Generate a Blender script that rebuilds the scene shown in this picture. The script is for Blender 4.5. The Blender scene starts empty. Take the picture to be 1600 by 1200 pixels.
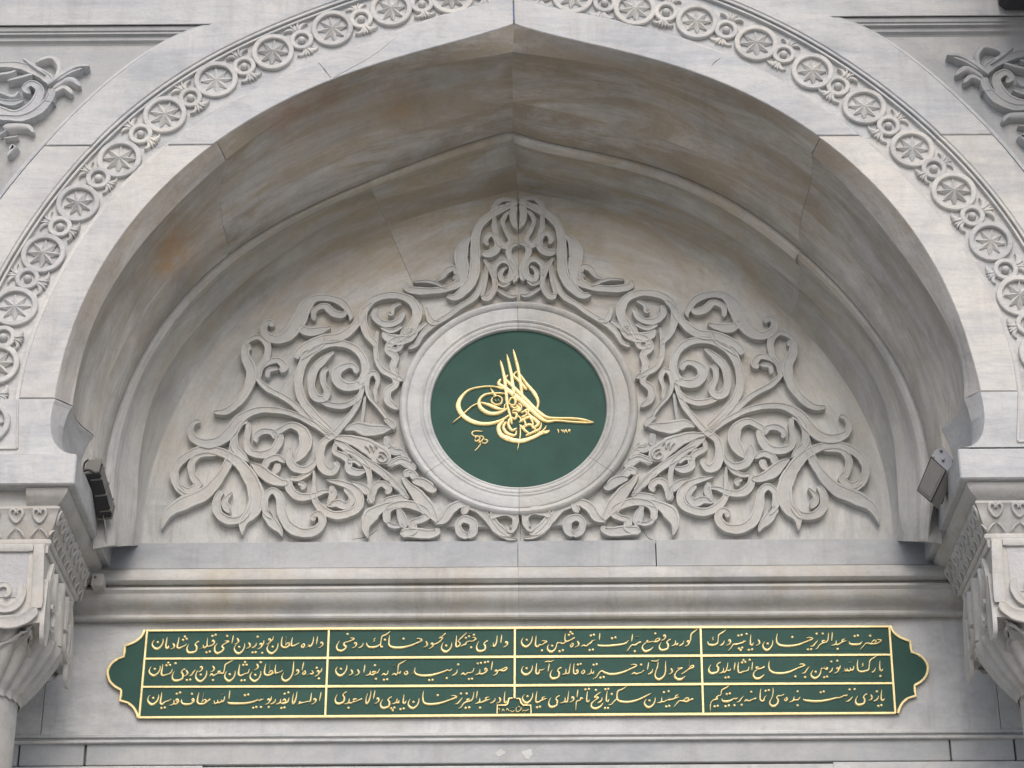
import bpy, bmesh, math, random
import numpy as np
from mathutils import Vector, Matrix
from mathutils.geometry import tessellate_polygon
random.seed(7)
D = bpy.data
SC = bpy.context.scene
COL = SC.collection
R_ = math.radians

# ------------------------------------------------------------------ camera
F_PX = 3500.0
TH = R_(27.0); ROLL = R_(0.30); YAW = math.atan(7.0 / F_PX) * 0.9
CAMP = Vector((0.0, -10.35, 0.0))
FW = Vector((-math.sin(YAW) * math.cos(TH), math.cos(YAW) * math.cos(TH), math.sin(TH)))
r0 = Vector((math.cos(YAW), math.sin(YAW), 0.0)); u0 = r0.cross(FW)
RT = r0 * math.cos(ROLL) - u0 * math.sin(ROLL)
UP = u0 * math.cos(ROLL) + r0 * math.sin(ROLL)
cd = D.cameras.new('camera'); cam = D.objects.new('camera', cd); COL.objects.link(cam)
cd.sensor_width = 36.0; cd.lens = 36.0 * F_PX / 1600.0; cd.clip_end = 600.0; cd.clip_start = 0.1
M = Matrix((RT, UP, -FW)).transposed().to_4x4(); M.translation = CAMP
cam.matrix_world = M
SC.camera = cam

# ------------------------------------------------------------------ light
W = D.worlds.new('World'); SC.world = W; W.use_nodes = True
nt = W.node_tree; nt.nodes.clear()
sky = nt.nodes.new('ShaderNodeTexSky'); sky.sky_type = 'NISHITA'; sky.sun_disc = False
SUN_EL = R_(43.0); SUN_AZ = R_(6.0)      # fairly high, slightly right of the camera, in front of the wall
sky.sun_elevation = SUN_EL; sky.sun_rotation = R_(180.0) - SUN_AZ
sky.air_density = 0.6; sky.dust_density = 3.5; sky.ozone_density = 0.9
bg = nt.nodes.new('ShaderNodeBackground'); bg.inputs[1].default_value = 0.15
wo = nt.nodes.new('ShaderNodeOutputWorld')
nt.links.new(sky.outputs[0], bg.inputs[0]); nt.links.new(bg.outputs[0], wo.inputs[0])
sl = D.lights.new('sun', 'SUN'); sl.energy = 0.6; sl.angle = R_(38.0); sl.color = (1.0, 0.985, 0.965)
so = D.objects.new('sun', sl); COL.objects.link(so)
sdir = Vector((math.sin(SUN_AZ) * math.cos(SUN_EL), -math.cos(SUN_AZ) * math.cos(SUN_EL), math.sin(SUN_EL)))
so.rotation_euler = sdir.to_track_quat('Z', 'Y').to_euler(); so.location = (0, -20, 30)
SC.view_settings.view_transform = 'Standard'; SC.view_settings.look = 'None'
SC.view_settings.exposure = 0.22; SC.view_settings.gamma = 1.0
SC.view_settings.use_curve_mapping = False

# ------------------------------------------------------------------ helpers
def un(px, py, Y):
    """the point of the vertical plane y = Y that the photograph shows at pixel (px, py)"""
    d = FW + RT * ((px - 800.0) / F_PX) + UP * ((600.0 - py) / F_PX)
    t = (Y - CAMP.y) / d.y
    p = CAMP + d * t
    return (p.x, p.z)
def unl(pts, Y): return [un(p[0], p[1], Y) for p in pts]
def cr(pts, n=6):
    """Catmull-Rom through tuples of any length"""
    if len(pts) < 3 or n < 2:
        return list(pts)
    out = []
    P = [tuple(2 * a - b for a, b in zip(pts[0], pts[1]))] + list(pts) + [tuple(2 * a - b for a, b in zip(pts[-1], pts[-2]))]
    for i in range(1, len(P) - 2):
        for k in range(n):
            t = k / n
            out.append(tuple(0.5 * (2 * b + (c - a) * t + (2 * a - 5 * b + 4 * c - d) * t * t + (3 * b - a - 3 * c + d) * t ** 3)
                             for a, b, c, d in zip(P[i - 1], P[i], P[i + 1], P[i + 2])))
    out.append(tuple(pts[-1]))
    return out
def resample(pts, n):
    L = [0.0]
    for a, b in zip(pts, pts[1:]): L.append(L[-1] + math.dist(a, b))
    out = []; j = 0
    for k in range(n + 1):
        s = L[-1] * k / n
        while j < len(L) - 2 and L[j + 1] < s: j += 1
        t = (s - L[j]) / max(1e-9, L[j + 1] - L[j])
        out.append(tuple(a + (b - a) * t for a, b in zip(pts[j], pts[j + 1])))
    return out
class MB:
    def __init__(s): s.v = []; s.f = []
    def add(s, vs, fs):
        o = len(s.v); s.v += [tuple(v) for v in vs]; s.f += [tuple(i + o for i in f) for f in fs]
    def grid(s, rows):
        n = len(rows[0]); o = len(s.v)
        for r in rows: s.v += [tuple(p) for p in r]
        for i in range(len(rows) - 1):
            for j in range(n - 1):
                a = o + i * n + j
                s.f.append((a, a + 1, a + n + 1, a + n))
    def box(s, x0, x1, y0, y1, z0, z1, b=0.0):
        if b <= 0:
            v = [(x, y, z) for x in (x0, x1) for y in (y0, y1) for z in (z0, z1)]
            s.add(v, [(0, 1, 3, 2), (4, 6, 7, 5), (0, 4, 5, 1), (2, 3, 7, 6), (0, 2, 6, 4), (1, 5, 7, 3)]); return
        v = []; idx = {}
        for ix, x in enumerate((x0, x1)):
            for iy, y in enumerate((y0, y1)):
                for iz, z in enumerate((z0, z1)):
                    sx = 1 if ix == 0 else -1; sy = 1 if iy == 0 else -1; sz = 1 if iz == 0 else -1
                    idx[(ix, iy, iz, 0)] = len(v); v.append((x, y + sy * b, z + sz * b))
                    idx[(ix, iy, iz, 1)] = len(v); v.append((x + sx * b, y, z + sz * b))
                    idx[(ix, iy, iz, 2)] = len(v); v.append((x + sx * b, y + sy * b, z))
        f = []
        q = lambda a, k: [idx[(c[0], c[1], c[2], k)] for c in a]
        for i in (0, 1):
            f.append(q([(i, 0, 0), (i, 1, 0), (i, 1, 1), (i, 0, 1)], 0))
            f.append(q([(0, i, 0), (1, i, 0), (1, i, 1), (0, i, 1)], 1))
            f.append(q([(0, 0, i), (1, 0, i), (1, 1, i), (0, 1, i)], 2))
            for j in (0, 1):
                f.append([idx[(i, j, 0, 0)], idx[(i, j, 0, 1)], idx[(i, j, 1, 1)], idx[(i, j, 1, 0)]])
                f.append([idx[(i, 0, j, 0)], idx[(i, 0, j, 2)], idx[(i, 1, j, 2)], idx[(i, 1, j, 0)]])
                f.append([idx[(0, i, j, 1)], idx[(0, i, j, 2)], idx[(1, i, j, 2)], idx[(1, i, j, 1)]])
                for k in (0, 1): f.append([idx[(i, j, k, 0)], idx[(i, j, k, 1)], idx[(i, j, k, 2)]])
        s.add(v, f)
    def prism(s, poly, yf, yb, bev=0.0):
        """polygon in (x, z), front at yf, back at yb"""
        P = [poly[0]]
        for p in poly[1:]:
            if math.dist(p, P[-1]) > 1e-5: P.append(p)
        if math.dist(P[0], P[-1]) < 1e-5: P.pop()
        A = sum(a[0] * b[1] - b[0] * a[1] for a, b in zip(P, P[1:] + P[:1]))
        if A < 0: P.reverse()
        n = len(P)
        tr = tessellate_polygon([[Vector((p[0], p[1], 0)) for p in P]])
        if bev > 0:
            Q = []
            for i in range(n):
                a, b, c = Vector(P[i - 1]), Vector(P[i]), Vector(P[(i + 1) % n])
                d1 = (b - a).normalized(); d2 = (c - b).normalized()
                n1 = Vector((-d1.y, d1.x)); n2 = Vector((-d2.y, d2.x)); m = n1 + n2
                m = m.normalized() * min(2.0, 1.0 / max(0.3, m.length / 2)) if m.length > 1e-4 else n1
                Q.append((b.x + m.x * bev, b.y + m.y * bev))
            vs = [(q[0], yf, q[1]) for q in Q] + [(p[0], yf + bev, p[1]) for p in P] + [(p[0], yb, p[1]) for p in P]
            fs = [tuple(t) for t in tr]
            for i in range(n):
                j = (i + 1) % n
                fs.append((i, i + n, j + n, j)); fs.append((i + n, i + 2 * n, j + 2 * n, j + n))
        else:
            vs = [(p[0], yf, p[1]) for p in P] + [(p[0], yb, p[1]) for p in P]
            fs = [tuple(t) for t in tr]
            for i in range(n):
                j = (i + 1) % n; fs.append((i, i + n, j + n, j))
        s.add(vs, fs)
    def lathe(s, prof, c, axis='y', n=64, a0=0.0, a1=2 * math.pi):
        """prof: list of (radius, offset along axis)"""
        rows = []
        for k in range(n + 1):
            a = a0 + (a1 - a0) * k / n; ca, sa = math.cos(a), math.sin(a)
            if axis == 'y': rows.append([(c[0] + r * ca, c[1] + h, c[2] + r * sa) for r, h in prof])
            else: rows.append([(c[0] + r * ca, c[1] + r * sa, c[2] + h) for r, h in prof])
        s.grid(rows)
    def stroke(s, pts, y0, h, prof, n=5, fl=None):
        """ribbon carved on a wall: pts (x, z, width), base plane y0, raised by h towards -y (or fl maps (x,z,h)->point)"""
        P = cr(pts, n); rows = []
        m = len(P)
        if prof is CARVE or prof is PEN:
            L = [0.0]
            for a, b in zip(P, P[1:]): L.append(L[-1] + math.dist(a[:2], b[:2]))
            jw = .045 if prof is CARVE else .03; ph = random.uniform(0, 9)
            Q = []
            for p, l in zip(P, L):
                k = 1 + jw * (math.sin(l * 61 + ph) + .6 * math.sin(l * 143 + ph * 2))
                e = min(l, L[-1] - l) / max(1e-5, p[2] * .5)
                if e < 1: k *= max(.22, math.sqrt(max(0, 1 - (1 - e) ** 2)))
                Q.append((p[0], p[1], p[2] * k))
            P = Q
        for i, p in enumerate(P):
            a = P[max(0, i - 1)]; b = P[min(m - 1, i + 1)]
            dx, dz = b[0] - a[0], b[1] - a[1]; L = math.hypot(dx, dz) or 1e-6
            nx, nz = -dz / L, dx / L; w = max(p[2], 0.0004) / 2
            e = 1.0
            if (i == 0 or i == m - 1) and prof is not CARVE and prof is not PEN: e = 0.8
            rows.append([((p[0] + nx * w * u * e, y0 - h * v * (1 if 0 < i < m - 1 else 0.9), p[1] + nz * w * u * e)) for u, v in prof])
        if fl: rows = [[fl(q) for q in r] for r in rows]
        self_o = len(s.v); s.grid(rows); k = len(prof)
        s.f.append(tuple(self_o + j for j in range(k)))
        s.f.append(tuple(self_o + (len(rows) - 1) * k + j for j in reversed(range(k))))
    def mesh(s, name, mat, smooth=True, ang=35):
        me = D.meshes.new(name); me.from_pydata(s.v, [], s.f); me.validate(); me.update()
        bm = bmesh.new(); bm.from_mesh(me); bmesh.ops.recalc_face_normals(bm, faces=bm.faces); bm.to_mesh(me); bm.free()
        if mat: me.materials.append(mat)
        if smooth:
            me.shade_smooth(); me.set_sharp_from_angle(angle=R_(ang))
        return me
    def build(s, name, mat, parent=None, smooth=True, ang=35):
        return link(name, s.mesh(name, mat, smooth, ang), parent)
def link(name, me, parent=None, loc=None, rot=None):
    o = D.objects.new(name, me); COL.objects.link(o)
    if parent: o.parent = parent
    if loc: o.location = loc
    if rot: o.rotation_euler = rot
    return o
def tag(o, label=None, cat=None, group=None, kind=None):
    for k, v in (('label', label), ('category', cat), ('group', group), ('kind', kind)):
        if v: o[k] = v
    return o
def thing(name, label, cat, group=None):
    o = D.objects.new(name, None); COL.objects.link(o); o.empty_display_size = 0.1
    return tag(o, label, cat, group)
def clip(poly, a, b, c):
    """keep a*x + b*z <= c"""
    out = []; n = len(poly)
    for i in range(n):
        p, q = poly[i], poly[(i + 1) % n]
        dp = a * p[0] + b * p[1] - c; dq = a * q[0] + b * q[1] - c
        if dp <= 0: out.append(p)
        if (dp < 0 < dq) or (dq < 0 < dp):
            t = dp / (dp - dq); out.append((p[0] + (q[0] - p[0]) * t, p[1] + (q[1] - p[1]) * t))
    return out
CARVE = [(-1, 0), (-1, .96), (-.95, 1.0), (-.70, 1.0), (-.60, .91), (0, .87), (.60, .91), (.70, 1.0), (.95, 1.0), (1, .96), (1, 0)]
FLATP = [(-1, 0), (-1, .86), (-.8, 1), (.8, 1), (1, .86), (1, 0)]
PEN = [(-1, 0), (-.85, .75), (-.35, 1), (.35, 1), (.85, .75), (1, 0)]

# ------------------------------------------------------------------ materials
class NT:
    def __init__(s, name):
        s.m = D.materials.new(name); s.m.use_nodes = True; s.t = s.m.node_tree; s.t.nodes.clear()
        s.out = s.n('ShaderNodeOutputMaterial'); s.b = s.n('ShaderNodeBsdfPrincipled')
        s.l(s.b.outputs[0], s.out.inputs[0])
    def n(s, t, **k):
        x = s.t.nodes.new(t)
        for a, v in k.items(): setattr(x, a, v)
        return x
    def l(s, a, b): s.t.links.new(a, b)
    def ramp(s, src, stops):
        r = s.n('ShaderNodeValToRGB'); e = r.color_ramp.elements
        e[0].position, e[0].color = stops[0][0], (*stops[0][1], 1)
        e[1].position, e[1].color = stops[-1][0], (*stops[-1][1], 1)
        for p, c in stops[1:-1]:
            q = e.new(p); q.color = (*c, 1)
        s.l(src, r.inputs[0]); return r.outputs[0]
    def val(s, src, a, b):
        return s.ramp(src, [(a, (0, 0, 0)), (b, (1, 1, 1))])
    def mix(s, fac, a, b, mode='MIX'):
        m = s.n('ShaderNodeMix', data_type='RGBA', blend_type=mode)
        for sock, v in ((m.inputs['Factor'], fac), (m.inputs['A'], a), (m.inputs['B'], b)):
            if isinstance(v, (int, float)): sock.default_value = v
            elif isinstance(v, tuple): sock.default_value = (*v, 1)
            else: s.l(v, sock)
        return m.outputs['Result']
    def math(s, op, a, b=0.0):
        m = s.n('ShaderNodeMath', operation=op)
        for i, v in enumerate((a, b)):
            if isinstance(v, (int, float)): m.inputs[i].default_value = v
            else: s.l(v, m.inputs[i])
        return m.outputs[0]
    def noise(s, vec, scale, detail=4, rough=.55, dist=0.0):
        x = s.n('ShaderNodeTexNoise'); x.inputs['Scale'].default_value = scale; x.inputs['Detail'].default_value = detail
        x.inputs['Roughness'].default_value = rough; x.inputs['Distortion'].default_value = dist
        if vec is not None: s.l(vec, x.inputs['Vector'])
        return x.outputs['Fac']
def marble(name, base=(.60, .60, .59), vein=(.36, .39, .43), vein_amt=.45, stain=(.42, .35, .25), stain_amt=.25,
           vrot=(0, R_(12), 0), vs=(0.8, 2.0, 5.0), bump=.35, high=None, dirt=.25, rand=.5, brown=0.0, spots=(), arc=False, drip=.0):
    k = NT(name)
    geo = k.n('ShaderNodeNewGeometry'); oi = k.n('ShaderNodeObjectInfo')
    off = k.n('ShaderNodeVectorMath', operation='SCALE'); cx = k.n('ShaderNodeCombineXYZ')
    for i in range(3): k.l(oi.outputs['Random'], cx.inputs[i])
    k.l(cx.outputs[0], off.inputs[0]); off.inputs['Scale'].default_value = 23.0 * rand
    ad = k.n('ShaderNodeVectorMath', operation='ADD'); k.l(geo.outputs['Position'], ad.inputs[0]); k.l(off.outputs[0], ad.inputs[1])
    P = ad.outputs[0]
    if arc:
        sp_ = k.n('ShaderNodeSeparateXYZ'); k.l(geo.outputs['Position'], sp_.inputs[0])
        zz_ = k.math('SUBTRACT', sp_.outputs['Z'], 4.6)
        rr_ = k.math('SQRT', k.math('ADD', k.math('MULTIPLY', sp_.outputs['X'], sp_.outputs['X']), k.math('MULTIPLY', zz_, zz_)))
        aa_ = k.math('ARCTAN2', zz_, sp_.outputs['X'])
        cb = k.n('ShaderNodeCombineXYZ'); k.l(k.math('MULTIPLY', rr_, 2.2), cb.inputs[0]); k.l(k.math('MULTIPLY', sp_.outputs['Y'], 2.2), cb.inputs[1]); k.l(k.math('MULTIPLY', aa_, 1.1), cb.inputs[2])
        ad2 = k.n('ShaderNodeVectorMath', operation='ADD'); k.l(cb.outputs[0], ad2.inputs[0]); k.l(off.outputs[0], ad2.inputs[1]); PA = ad2.outputs[0]
    else: PA = P
    mp = k.n('ShaderNodeMapping'); mp.inputs['Rotation'].default_value = vrot; mp.inputs['Scale'].default_value = vs
    k.l(PA, mp.inputs['Vector'])
    v1 = k.noise(mp.outputs[0], 1.6, 8, .62, .8)
    v2 = k.noise(mp.outputs[0], 5.5, 6, .6, 1.4)
    va = k.val(v1, .47, .70); vb = k.val(v2, .52, .64)
    col = k.mix(k.math('MULTIPLY', va, vein_amt), base, vein)
    col = k.mix(k.math('MULTIPLY', vb, vein_amt * .45), col, vein)
    v3 = k.noise(mp.outputs[0], 1.9, 7, .6, 1.9)
    col = k.mix(k.math('MULTIPLY', k.ramp(v3, [(.478, (0, 0, 0)), (.5, (1, 1, 1)), (.522, (0, 0, 0))]), vein_amt * .32), col, tuple(c * .72 for c in vein))
    v4 = k.noise(mp.outputs[0], 4.3, 6, .6, 1.6)
    col = k.mix(k.math('MULTIPLY', k.ramp(v4, [(.49, (0, 0, 0)), (.5, (1, 1, 1)), (.51, (0, 0, 0))]), vein_amt * .16), col, tuple(c * .8 for c in vein))
    # cloudy tone
    c1 = k.noise(P, 2.2, 5, .6); col = k.mix(.55, col, k.ramp(c1, [(.30, (.82, .82, .83)), (.72, (1.10, 1.09, 1.07))]), 'MULTIPLY')
    # warm stains
    s1 = k.noise(PA, 2.4 if arc else 3.1, 7, .68, 1.0 if arc else .6); s2 = k.noise(P, 11.0, 5, .6, .3)
    sv = k.math('MULTIPLY', k.val(s1, .40, .74), k.math('ADD', k.math('MULTIPLY', k.val(s2, .3, .72), 1.0), .22))
    if high:
        sx = k.n('ShaderNodeSeparateXYZ'); k.l(geo.outputs['Position'], sx.inputs[0])
        mr = k.n('ShaderNodeMapRange'); mr.inputs[1].default_value = high[0]; mr.inputs[2].default_value = high[1]
        mr.inputs[3].default_value = high[2]; mr.inputs[4].default_value = 1.0
        k.l(sx.outputs['Z'], mr.inputs[0]); hz = mr.outputs[0]
        sv = k.math('MULTIPLY', k.math('ADD', sv, k.math('MULTIPLY', k.val(s1, .30, .6), brown)), hz)
    col = k.mix(k.math('MINIMUM', k.math('MULTIPLY', sv, stain_amt * 2.2), .95), col, stain)
    for (sx_, sy_, sz_), rad, sc_, am in spots:
        vm = k.n('ShaderNodeVectorMath', operation='DISTANCE'); k.l(geo.outputs['Position'], vm.inputs[0]); vm.inputs[1].default_value = (sx_, sy_, sz_)
        dd = k.math('ADD', vm.outputs['Value'], k.math('MULTIPLY', k.math('SUBTRACT', k.noise(geo.outputs['Position'], 14.0, 5, .65), .5), rad * 1.6))
        m_ = k.n('ShaderNodeMapRange'); m_.inputs[1].default_value = rad; m_.inputs[2].default_value = rad * .15; m_.inputs[3].default_value = 0.0; m_.inputs[4].default_value = am
        k.l(dd, m_.inputs[0]); col = k.mix(m_.outputs[0], col, sc_)
    # grime specks and fine grain
    g = k.noise(P, 60.0, 3, .6); col = k.mix(.35, col, k.ramp(g, [(.3, (.90, .90, .90)), (.7, (1.06, 1.06, 1.05))]), 'MULTIPLY')
    g2 = k.noise(P, 23.0, 4, .75); col = k.mix(k.math('MULTIPLY', k.val(g2, .66, .78), dirt), col, (.16, .15, .14))
    if drip:
        dm = k.n('ShaderNodeMapping'); dm.inputs['Scale'].default_value = (13.0, 6.0, 1.1); k.l(P, dm.inputs['Vector'])
        d1 = k.noise(dm.outputs[0], 1.0, 6, .7, .4); d2 = k.noise(P, 1.7, 4, .6)
        col = k.mix(k.math('MULTIPLY', k.math('MULTIPLY', k.val(d1, .48, .66), k.val(d2, .40, .60)), drip * .75), col, (.26, .25, .235))
        e1 = k.noise(P, 7.0, 8, .75, .8)
        col = k.mix(k.math('MULTIPLY', k.val(e1, .52, .66), drip * .7), col, (.36, .35, .32))
        e2 = k.noise(P, 1.3, 6, .7, 1.2)
        col = k.mix(1.0, col, k.ramp(e2, [(.34, (.86, .87, .88)), (.50, (1.0, 1.0, 1.0)), (.66, (1.06, 1.045, 1.01))]), 'MULTIPLY')
    # concave edges come out darker, following the shape of the stone
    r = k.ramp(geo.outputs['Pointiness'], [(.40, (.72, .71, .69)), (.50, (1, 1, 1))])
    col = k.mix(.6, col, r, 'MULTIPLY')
    rr = k.ramp(oi.outputs['Random'], [(0.0, (.95, .955, .965)), (1.0, (1.03, 1.025, 1.01))])
    col = k.mix(1.0, col, rr, 'MULTIPLY')
    k.l(col, k.b.inputs['Base Color']); k.b.inputs['Roughness'].default_value = .62
    k.b.inputs['Specular IOR Level'].default_value = .3
    b1 = k.noise(P, 42.0, 6, .7); b2 = k.noise(P, 9.0, 5, .6); b3 = k.noise(P, 220.0, 2, .6)
    hsum = k.math('ADD', k.math('ADD', k.math('MULTIPLY', b1, .5), k.math('MULTIPLY', b2, 1.2)), k.math('MULTIPLY', b3, .18))
    bp = k.n('ShaderNodeBump'); bp.inputs['Strength'].default_value = bump; bp.inputs['Distance'].default_value = .012
    k.l(hsum, bp.inputs['Height']); k.l(bp.outputs[0], k.b.inputs['Normal'])
    return k.m
def paint(name, col, rough=.5, metal=0.0, var=.15, bump=.1, bs=60, spec=.5, dark=None):
    k = NT(name); geo = k.n('ShaderNodeNewGeometry'); P = geo.outputs['Position']
    a = k.noise(P, 6.0, 5, .6); b = k.noise(P, 70.0, 3, .6)
    c = k.mix(1.0, col, k.ramp(a, [(.3, (1 - var,) * 3), (.7, (1 + var,) * 3)]), 'MULTIPLY')
    if dark: c = k.mix(k.math('MULTIPLY', k.val(b, .55, .75), .6), c, dark)
    k.l(c, k.b.inputs['Base Color']); k.b.inputs['Roughness'].default_value = rough; k.b.inputs['Metallic'].default_value = metal
    k.b.inputs['Specular IOR Level'].default_value = spec
    bn = k.noise(P, bs, 4, .6); bp = k.n('ShaderNodeBump'); bp.inputs['Strength'].default_value = bump; bp.inputs['Distance'].default_value = .004
    k.l(bn, bp.inputs['Height']); k.l(bp.outputs[0], k.b.inputs['Normal'])
    return k.m
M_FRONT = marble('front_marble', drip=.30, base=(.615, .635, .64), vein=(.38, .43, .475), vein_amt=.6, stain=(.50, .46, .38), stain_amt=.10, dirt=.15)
M_FRONT_W = marble('front_marble_warm', drip=.22, base=(.68, .685, .665), vein=(.44, .47, .50), vein_amt=.6, stain=(.52, .47, .38), stain_amt=.16, dirt=.12)
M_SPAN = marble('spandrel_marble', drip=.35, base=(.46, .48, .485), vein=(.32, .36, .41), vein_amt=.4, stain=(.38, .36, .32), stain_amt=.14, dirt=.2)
M_CARVE = marble('carved_marble', drip=.30, base=(.58, .595, .58), vein=(.46, .485, .50), vein_amt=.3, stain=(.50, .44, .35), stain_amt=.26, bump=.6, dirt=.3, rand=.0)
M_TYMP = marble('tympanum_marble', drip=.35, arc=True, base=(.61, .625, .61), vein=(.38, .40, .415), vein_amt=.75, stain=(.45, .40, .305), stain_amt=.40,
                high=(4.6, 6.2, .12), brown=.7, vrot=(0, 0, 0), vs=(1.6, 1.4, .8), bump=.35)
M_SOFF = marble('soffit_marble', drip=.45, arc=True, base=(.62, .62, .60), vein=(.30, .30, .29), vein_amt=.75, stain=(.38, .335, .26), stain_amt=.45,
                high=(4.5, 6.3, .22), brown=.75, spots=[((un(285, 398, -.72)[0], -.72, un(285, 398, -.72)[1]), .17, (.50, .27, .10), .8), ((un(262, 415, -.72)[0], -.72, un(262, 415, -.72)[1]), .10, (.45, .30, .14), .6), ((un(440, 178, -.9)[0], -.9, un(440, 178, -.9)[1]), .16, (.40, .20, .13), .5), ((un(510, 150, -.9)[0], -.9, un(510, 150, -.9)[1]), .14, (.36, .20, .13), .4), ((un(620, 155, -.75)[0], -.75, un(620, 155, -.75)[1]), .2, (.36, .24, .13), .5)], vrot=(R_(8), R_(6), 0), vs=(1.5, 1.6, .7), bump=.45, dirt=.35)
M_BAND = marble('cornice_marble', drip=.45, base=(.58, .59, .575), vein=(.38, .405, .43), vein_amt=.45, stain=(.46, .41, .30), stain_amt=.38, vs=(.7, 2, 3), vrot=(0, R_(2), 0), bump=.25, rand=.3)
M_WALL = marble('wall_marble', drip=.38, base=(.66, .68, .675), vein=(.40, .44, .475), vein_amt=.5, stain=(.42, .40, .35), stain_amt=.12, vs=(.9, 2, 2.6), vrot=(0, R_(-6), 0), bump=.2, rand=.3)
M_BLUE = marble('bluish_marble', drip=.40, base=(.49, .515, .525), vein=(.34, .38, .42), vein_amt=.5, stain=(.42, .40, .35), stain_amt=.1, vs=(.9, 2, 2.6), vrot=(0, R_(-3), 0), bump=.2, rand=.3)
M_CAP = marble('capital_marble', drip=.45, base=(.62, .63, .61), vein=(.42, .445, .46), vein_amt=.3, stain=(.48, .405, .30), stain_amt=.26, bump=.5, dirt=.3, rand=.3)
M_ROUGH = marble('pecked_marble', base=(.58, .59, .59), vein=(.42, .44, .46), vein_amt=.2, stain=(.5, .45, .38), stain_amt=.15, bump=1.0, dirt=.4, rand=0)
M_GOLD = paint('gilding', (1.0, .82, .40), rough=.36, metal=.25, var=.14, bump=.25, bs=90, dark=(.45, .30, .10))
M_GREEN = paint('green_paint', (.034, .092, .074), rough=.6, var=.12, bump=.25, bs=120, spec=.2, dark=(.05, .105, .09))
M_DARK = paint('dark_recess', (.13, .125, .115), rough=.9)
M_CORNER_DARK = paint('corner_shade_black', (.045, .045, .05), rough=.9)  # near-black, puts the darkness of the top right corner into the colour
M_BLACK = paint('black_metal', (.035, .035, .04), rough=.45, metal=.2)
M_GREYM = paint('grey_metal', (.20, .20, .185), rough=.45, metal=.3)
M_GALV = paint('galvanised_steel', (.20, .22, .25), rough=.5, metal=.1)
M_GLASS = paint('lamp_glass', (.07, .075, .085), rough=.12, spec=.8)
M_MORTAR = paint('white_mortar', (.60, .61, .59), rough=.8, bump=.8)
M_GROUND = paint('paving_stone', (.30, .29, .27), rough=.8, bump=.5, bs=20)
M_WOOD = paint('door_wood', (.05, .03, .02), rough=.5)
# ------------------------------------------------------------------ ground and the wall that carries everything
Z0 = -1.6
g = MB(); g.box(-60, 60, -80, 20, Z0 - .5, Z0); tag(g.build('ground', M_GROUND, smooth=False), kind='structure')
YF = -1.0          # front face of the archivolt
YB = -.95          # recessed spandrel field behind it

# --- traced outlines on the front plane (pixels of the photograph) ---
IN_L = [(803, 38), (675, 75), (520, 125), (400, 180), (336, 225), (250, 300), (207, 342), (165, 410), (132, 465), (110, 525), (89, 600), (86, 622)]
IN_R = [(803, 38), (885, 60), (987, 85), (1097, 117), (1200, 165), (1280, 212), (1372, 300), (1417, 347), (1460, 410), (1487, 470), (1512, 537), (1530, 600), (1532, 611)]
BI_L = [(802, -3), (780, 1), (625, 47), (500, 95), (400, 140), (282, 212), (230, 250), (187, 300), (125, 380), (82, 455), (50, 532), (35, 597), (30, 622)]
BI_R = [(802, -3), (820, 1), (975, 37), (1100, 70), (1200, 122), (1310, 180), (1375, 240), (1425, 295), (1510, 392), (1560, 495), (1575, 532), (1588, 600), (1590, 611)]
DO_L = [(802, -92), (670, -48), (532, 0), (400, 48), (250, 140), (136, 227), (82, 300), (27, 380), (0, 420), (-40, 500), (-66, 580), (-74, 622)]
DO_R = [(802, -92), (940, -60), (1080, -22), (1200, 26), (1300, 77), (1400, 150), (1470, 211), (1550, 297), (1600, 360), (1645, 440), (1670, 520), (1690, 611)]
OF_L = [(330, 38), (232, 82), (140, 155), (72, 225), (8, 300), (-50, 385), (-95, 470), (-125, 560), (-138, 622)]
OF_R = [(1297, 26), (1350, 42), (1412, 87), (1487, 145), (1550, 205), (1597, 270), (1650, 340), (1700, 430), (1735, 530), (1752, 611)]
ZJ = {-1: un(336, 226, YF)[1], 1: un(1280, 212, YF)[1]}        # bed joint half way up
ZS = {-1: un(86, 622, YF)[1], 1: un(1532, 611, YF)[1]}         # springing joint
ZTOP = 10.2
def curve(pts, Y, n=8, deg=6):
    """clean-cut curve: a polynomial fitted through the traced points, both ends kept"""
    P = np.array(unl(pts, Y)); L = np.r_[0, np.cumsum(np.hypot(*np.diff(P, axis=0).T))]; t = L / L[-1] * 2 - 1
    w = np.ones(len(t)); w[0] = w[-1] = 30
    d = min(deg, len(t) - 3)
    T = np.linspace(-1, 1, 8 * len(t)); out = []
    for c in (0, 1): out.append(np.polynomial.chebyshev.chebval(T, np.polynomial.chebyshev.chebfit(t, P[:, c], d, w=w)))
    out[0][0], out[1][0] = P[0]; out[0][-1], out[1][-1] = P[-1]
    return [(float(a), float(b)) for a, b in zip(*out)]
def cut_at(c, z):
    """split a downward running curve at height z"""
    a = []; b = []
    for i, p in enumerate(c):
        if p[1] >= z: a.append(p)
        else:
            q = c[i - 1]; t = (q[1] - z) / (q[1] - p[1]) if q[1] != p[1] else 0
            m = (q[0] + (p[0] - q[0]) * t, z); a.append(m); b = [m] + c[i:]; break
    return a, b
SIDE = {-1: (IN_L, BI_L, DO_L, OF_L), 1: (IN_R, BI_R, DO_R, OF_R)}
FR = {s: [curve(p, YF) for p in SIDE[s]] for s in (-1, 1)}

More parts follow.
